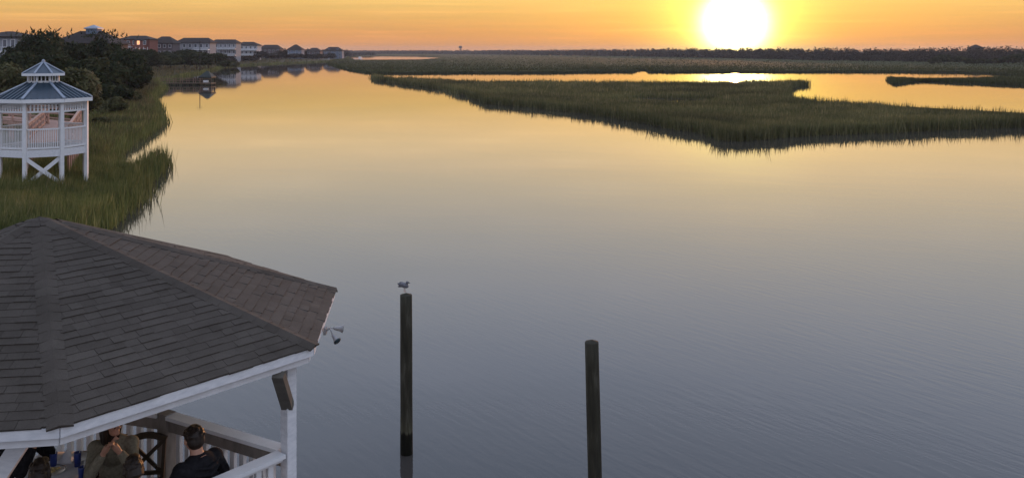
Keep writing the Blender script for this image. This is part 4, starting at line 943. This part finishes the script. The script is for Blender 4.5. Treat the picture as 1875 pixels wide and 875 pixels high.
# table
TZ = DZ+.74; tx, ty = -4.74, 8.95
tb_ = empty('dining_table', (tx, ty, DZ), R(4), 'dining table under a white cloth at the railing, laid with plates and blue cups', 'table')
t_ = MB(); t_.box((0,0,.72), (.62,1.0,.035)); t_.build('tabletop', M['chair'], tb_)
for sx in (-1,1):
    for sy in (-1,1): t_ = MB(); t_.bar((sx*.26,sy*.45,0),(sx*.26,sy*.45,.705), .06,.06); t_.build('leg', M['chair'], tb_)
def clothmesh(w, dpt, drop):
    n = 40; v = []; f = []; nx, ny = 30, 20
    for i in range(nx+1):
        for j in range(ny+1):
            x = -w/2-drop+(w+2*drop)*i/nx; y = -dpt/2-drop+(dpt+2*drop)*j/ny
            ox = max(0, abs(x)-w/2); oy = max(0, abs(y)-dpt/2); o_ = math.hypot(ox, oy); cx_ = max(-w/2, min(w/2, x)); cy_ = max(-dpt/2, min(dpt/2, y))
            wv = .018*math.sin((x*1.3+y)*22)*min(1, o_/.1)
            sx_ = (1 if x > 0 else -1)*(min(ox, .012)+wv*(ox > 0)); sy_ = (1 if y > 0 else -1)*(min(oy, .012)+wv*(oy > 0))
            v.append((cx_+sx_, cy_+sy_, .744-max(ox, oy)*.97))
    f = [(i*(ny+1)+j, (i+1)*(ny+1)+j, (i+1)*(ny+1)+j+1, i*(ny+1)+j+1) for i in range(nx) for j in range(ny)]
    return v, f
v, f = clothmesh(.64, 1.02, .22); t_ = MB(); t_.add(v, f, .5); cl_ = t_.build('tablecloth', M['cloth'], None, True); cl_.location = (tx, ty, DZ); cl_.rotation_euler = (0,0,R(4))
sd_ = cl_.modifiers.new('thick', 'SOLIDIFY'); sd_.thickness = .004
tag(cl_, 'white cloth draped over the dining table', 'tablecloth')
def cup(px, dep, label):
    o = empty('blue_cup', (XD(px,dep), dep, TZ+.006), 0, label, 'cup', 'blue cups on the table')
    t_ = MB(); n = 16; prof = [(.030,0),(.036,.13),(.038,.145),(.034,.145),(.030,.03),(.001,.028)]
    vs_ = [(r*math.cos(2*math.pi*j/n), r*math.sin(2*math.pi*j/n), zz) for r, zz in prof for j in range(n)]; fs = [(i*n+j, i*n+(j+1)%n, (i+1)*n+(j+1)%n, (i+1)*n+j) for i in range(len(prof)-1) for j in range(n)]
    fs.append(tuple(range(n))[::-1]); t_.add(vs_, fs); t_.build('cup', M['blue'], o, True)
    t_ = MB(); t_.tube([(.01,0,.03),(.024,.01,.20)], .004, 6); t_.build('straw', M['china'], o); return o
cup(98, 9.10, 'blue cup at the left end of the white table'); cup(142, 9.12, 'blue cup right of the folded napkin'); cup(150, 8.80, 'blue cup nearest the camera on the table')
def plate(x, y, label, food):
    o = empty('plate', (x, y, TZ+.006), 0, label, 'plate', 'plates on the table'); t_ = MB(); n = 24
    prof = [(.001,.004),(.075,.004),(.125,.020),(.128,.022),(.075,.0),(.001,0)]
    vs_ = [(r*math.cos(2*math.pi*j/n), r*math.sin(2*math.pi*j/n), zz) for r, zz in prof for j in range(n)]; t_.add(vs_, [(i*n+j, i*n+(j+1)%n, (i+1)*n+(j+1)%n, (i+1)*n+j) for i in range(len(prof)-1) for j in range(n)]); t_.build('dish', M['china'], o, True)
    if food:
        t_ = MB(); g = random.Random(int(x*50))
        for i in range(14): a = g.uniform(0,6.28); q = g.uniform(0,.06); t_.ell((q*math.cos(a), q*math.sin(a), .018+g.uniform(0,.02)), (.022,.016,.012), None, 7, 5)
        t_.build('food', M['food'], o, True)
plate(-4.72, 8.98, 'white plate of food between the blue cups', True); plate(-4.58, 9.30, 'white plate in front of the woman in olive grey', False); plate(-4.62, 8.62, 'white plate at the near end of the table', True)
nk = MB(); nk.add([(-.08,-.05,0),(.08,-.05,0),(.06,.05,0),(-.06,.05,0),(0,0,.13),(.02,.02,.12)], [(0,1,4),(1,2,5,4),(2,3,5),(3,0,4,5),(3,2,1,0)]); nk = nk.build('napkin', M['cloth']); nk.location = (XD(120,9.2), 9.22, TZ+.006)
tag(nk, 'white napkin folded upright between the two blue cups', 'napkin')

# ------------------------------------------------------------------ air
HAZE = True
if HAZE:
    hb = MB(); hb.box((0, 2550, 13.5), (14000, 5500, 35)); 
    mh = bpy.data.materials.new('evening_haze'); mh.use_nodes = True; n2 = mh.node_tree; n2.nodes.clear()
    pv = n2.nodes.new('ShaderNodeVolumePrincipled'); ou = n2.nodes.new('ShaderNodeOutputMaterial'); n2.links.new(pv.outputs[0], ou.inputs['Volume'])
    pv.inputs['Color'].default_value = (.9,.86,.88,1); pv.inputs['Density'].default_value = .0001; pv.inputs['Anisotropy'].default_value = 0.0
    ho = hb.build('haze', mh); tag(ho, 'thin evening haze over the creek', kind='stuff')
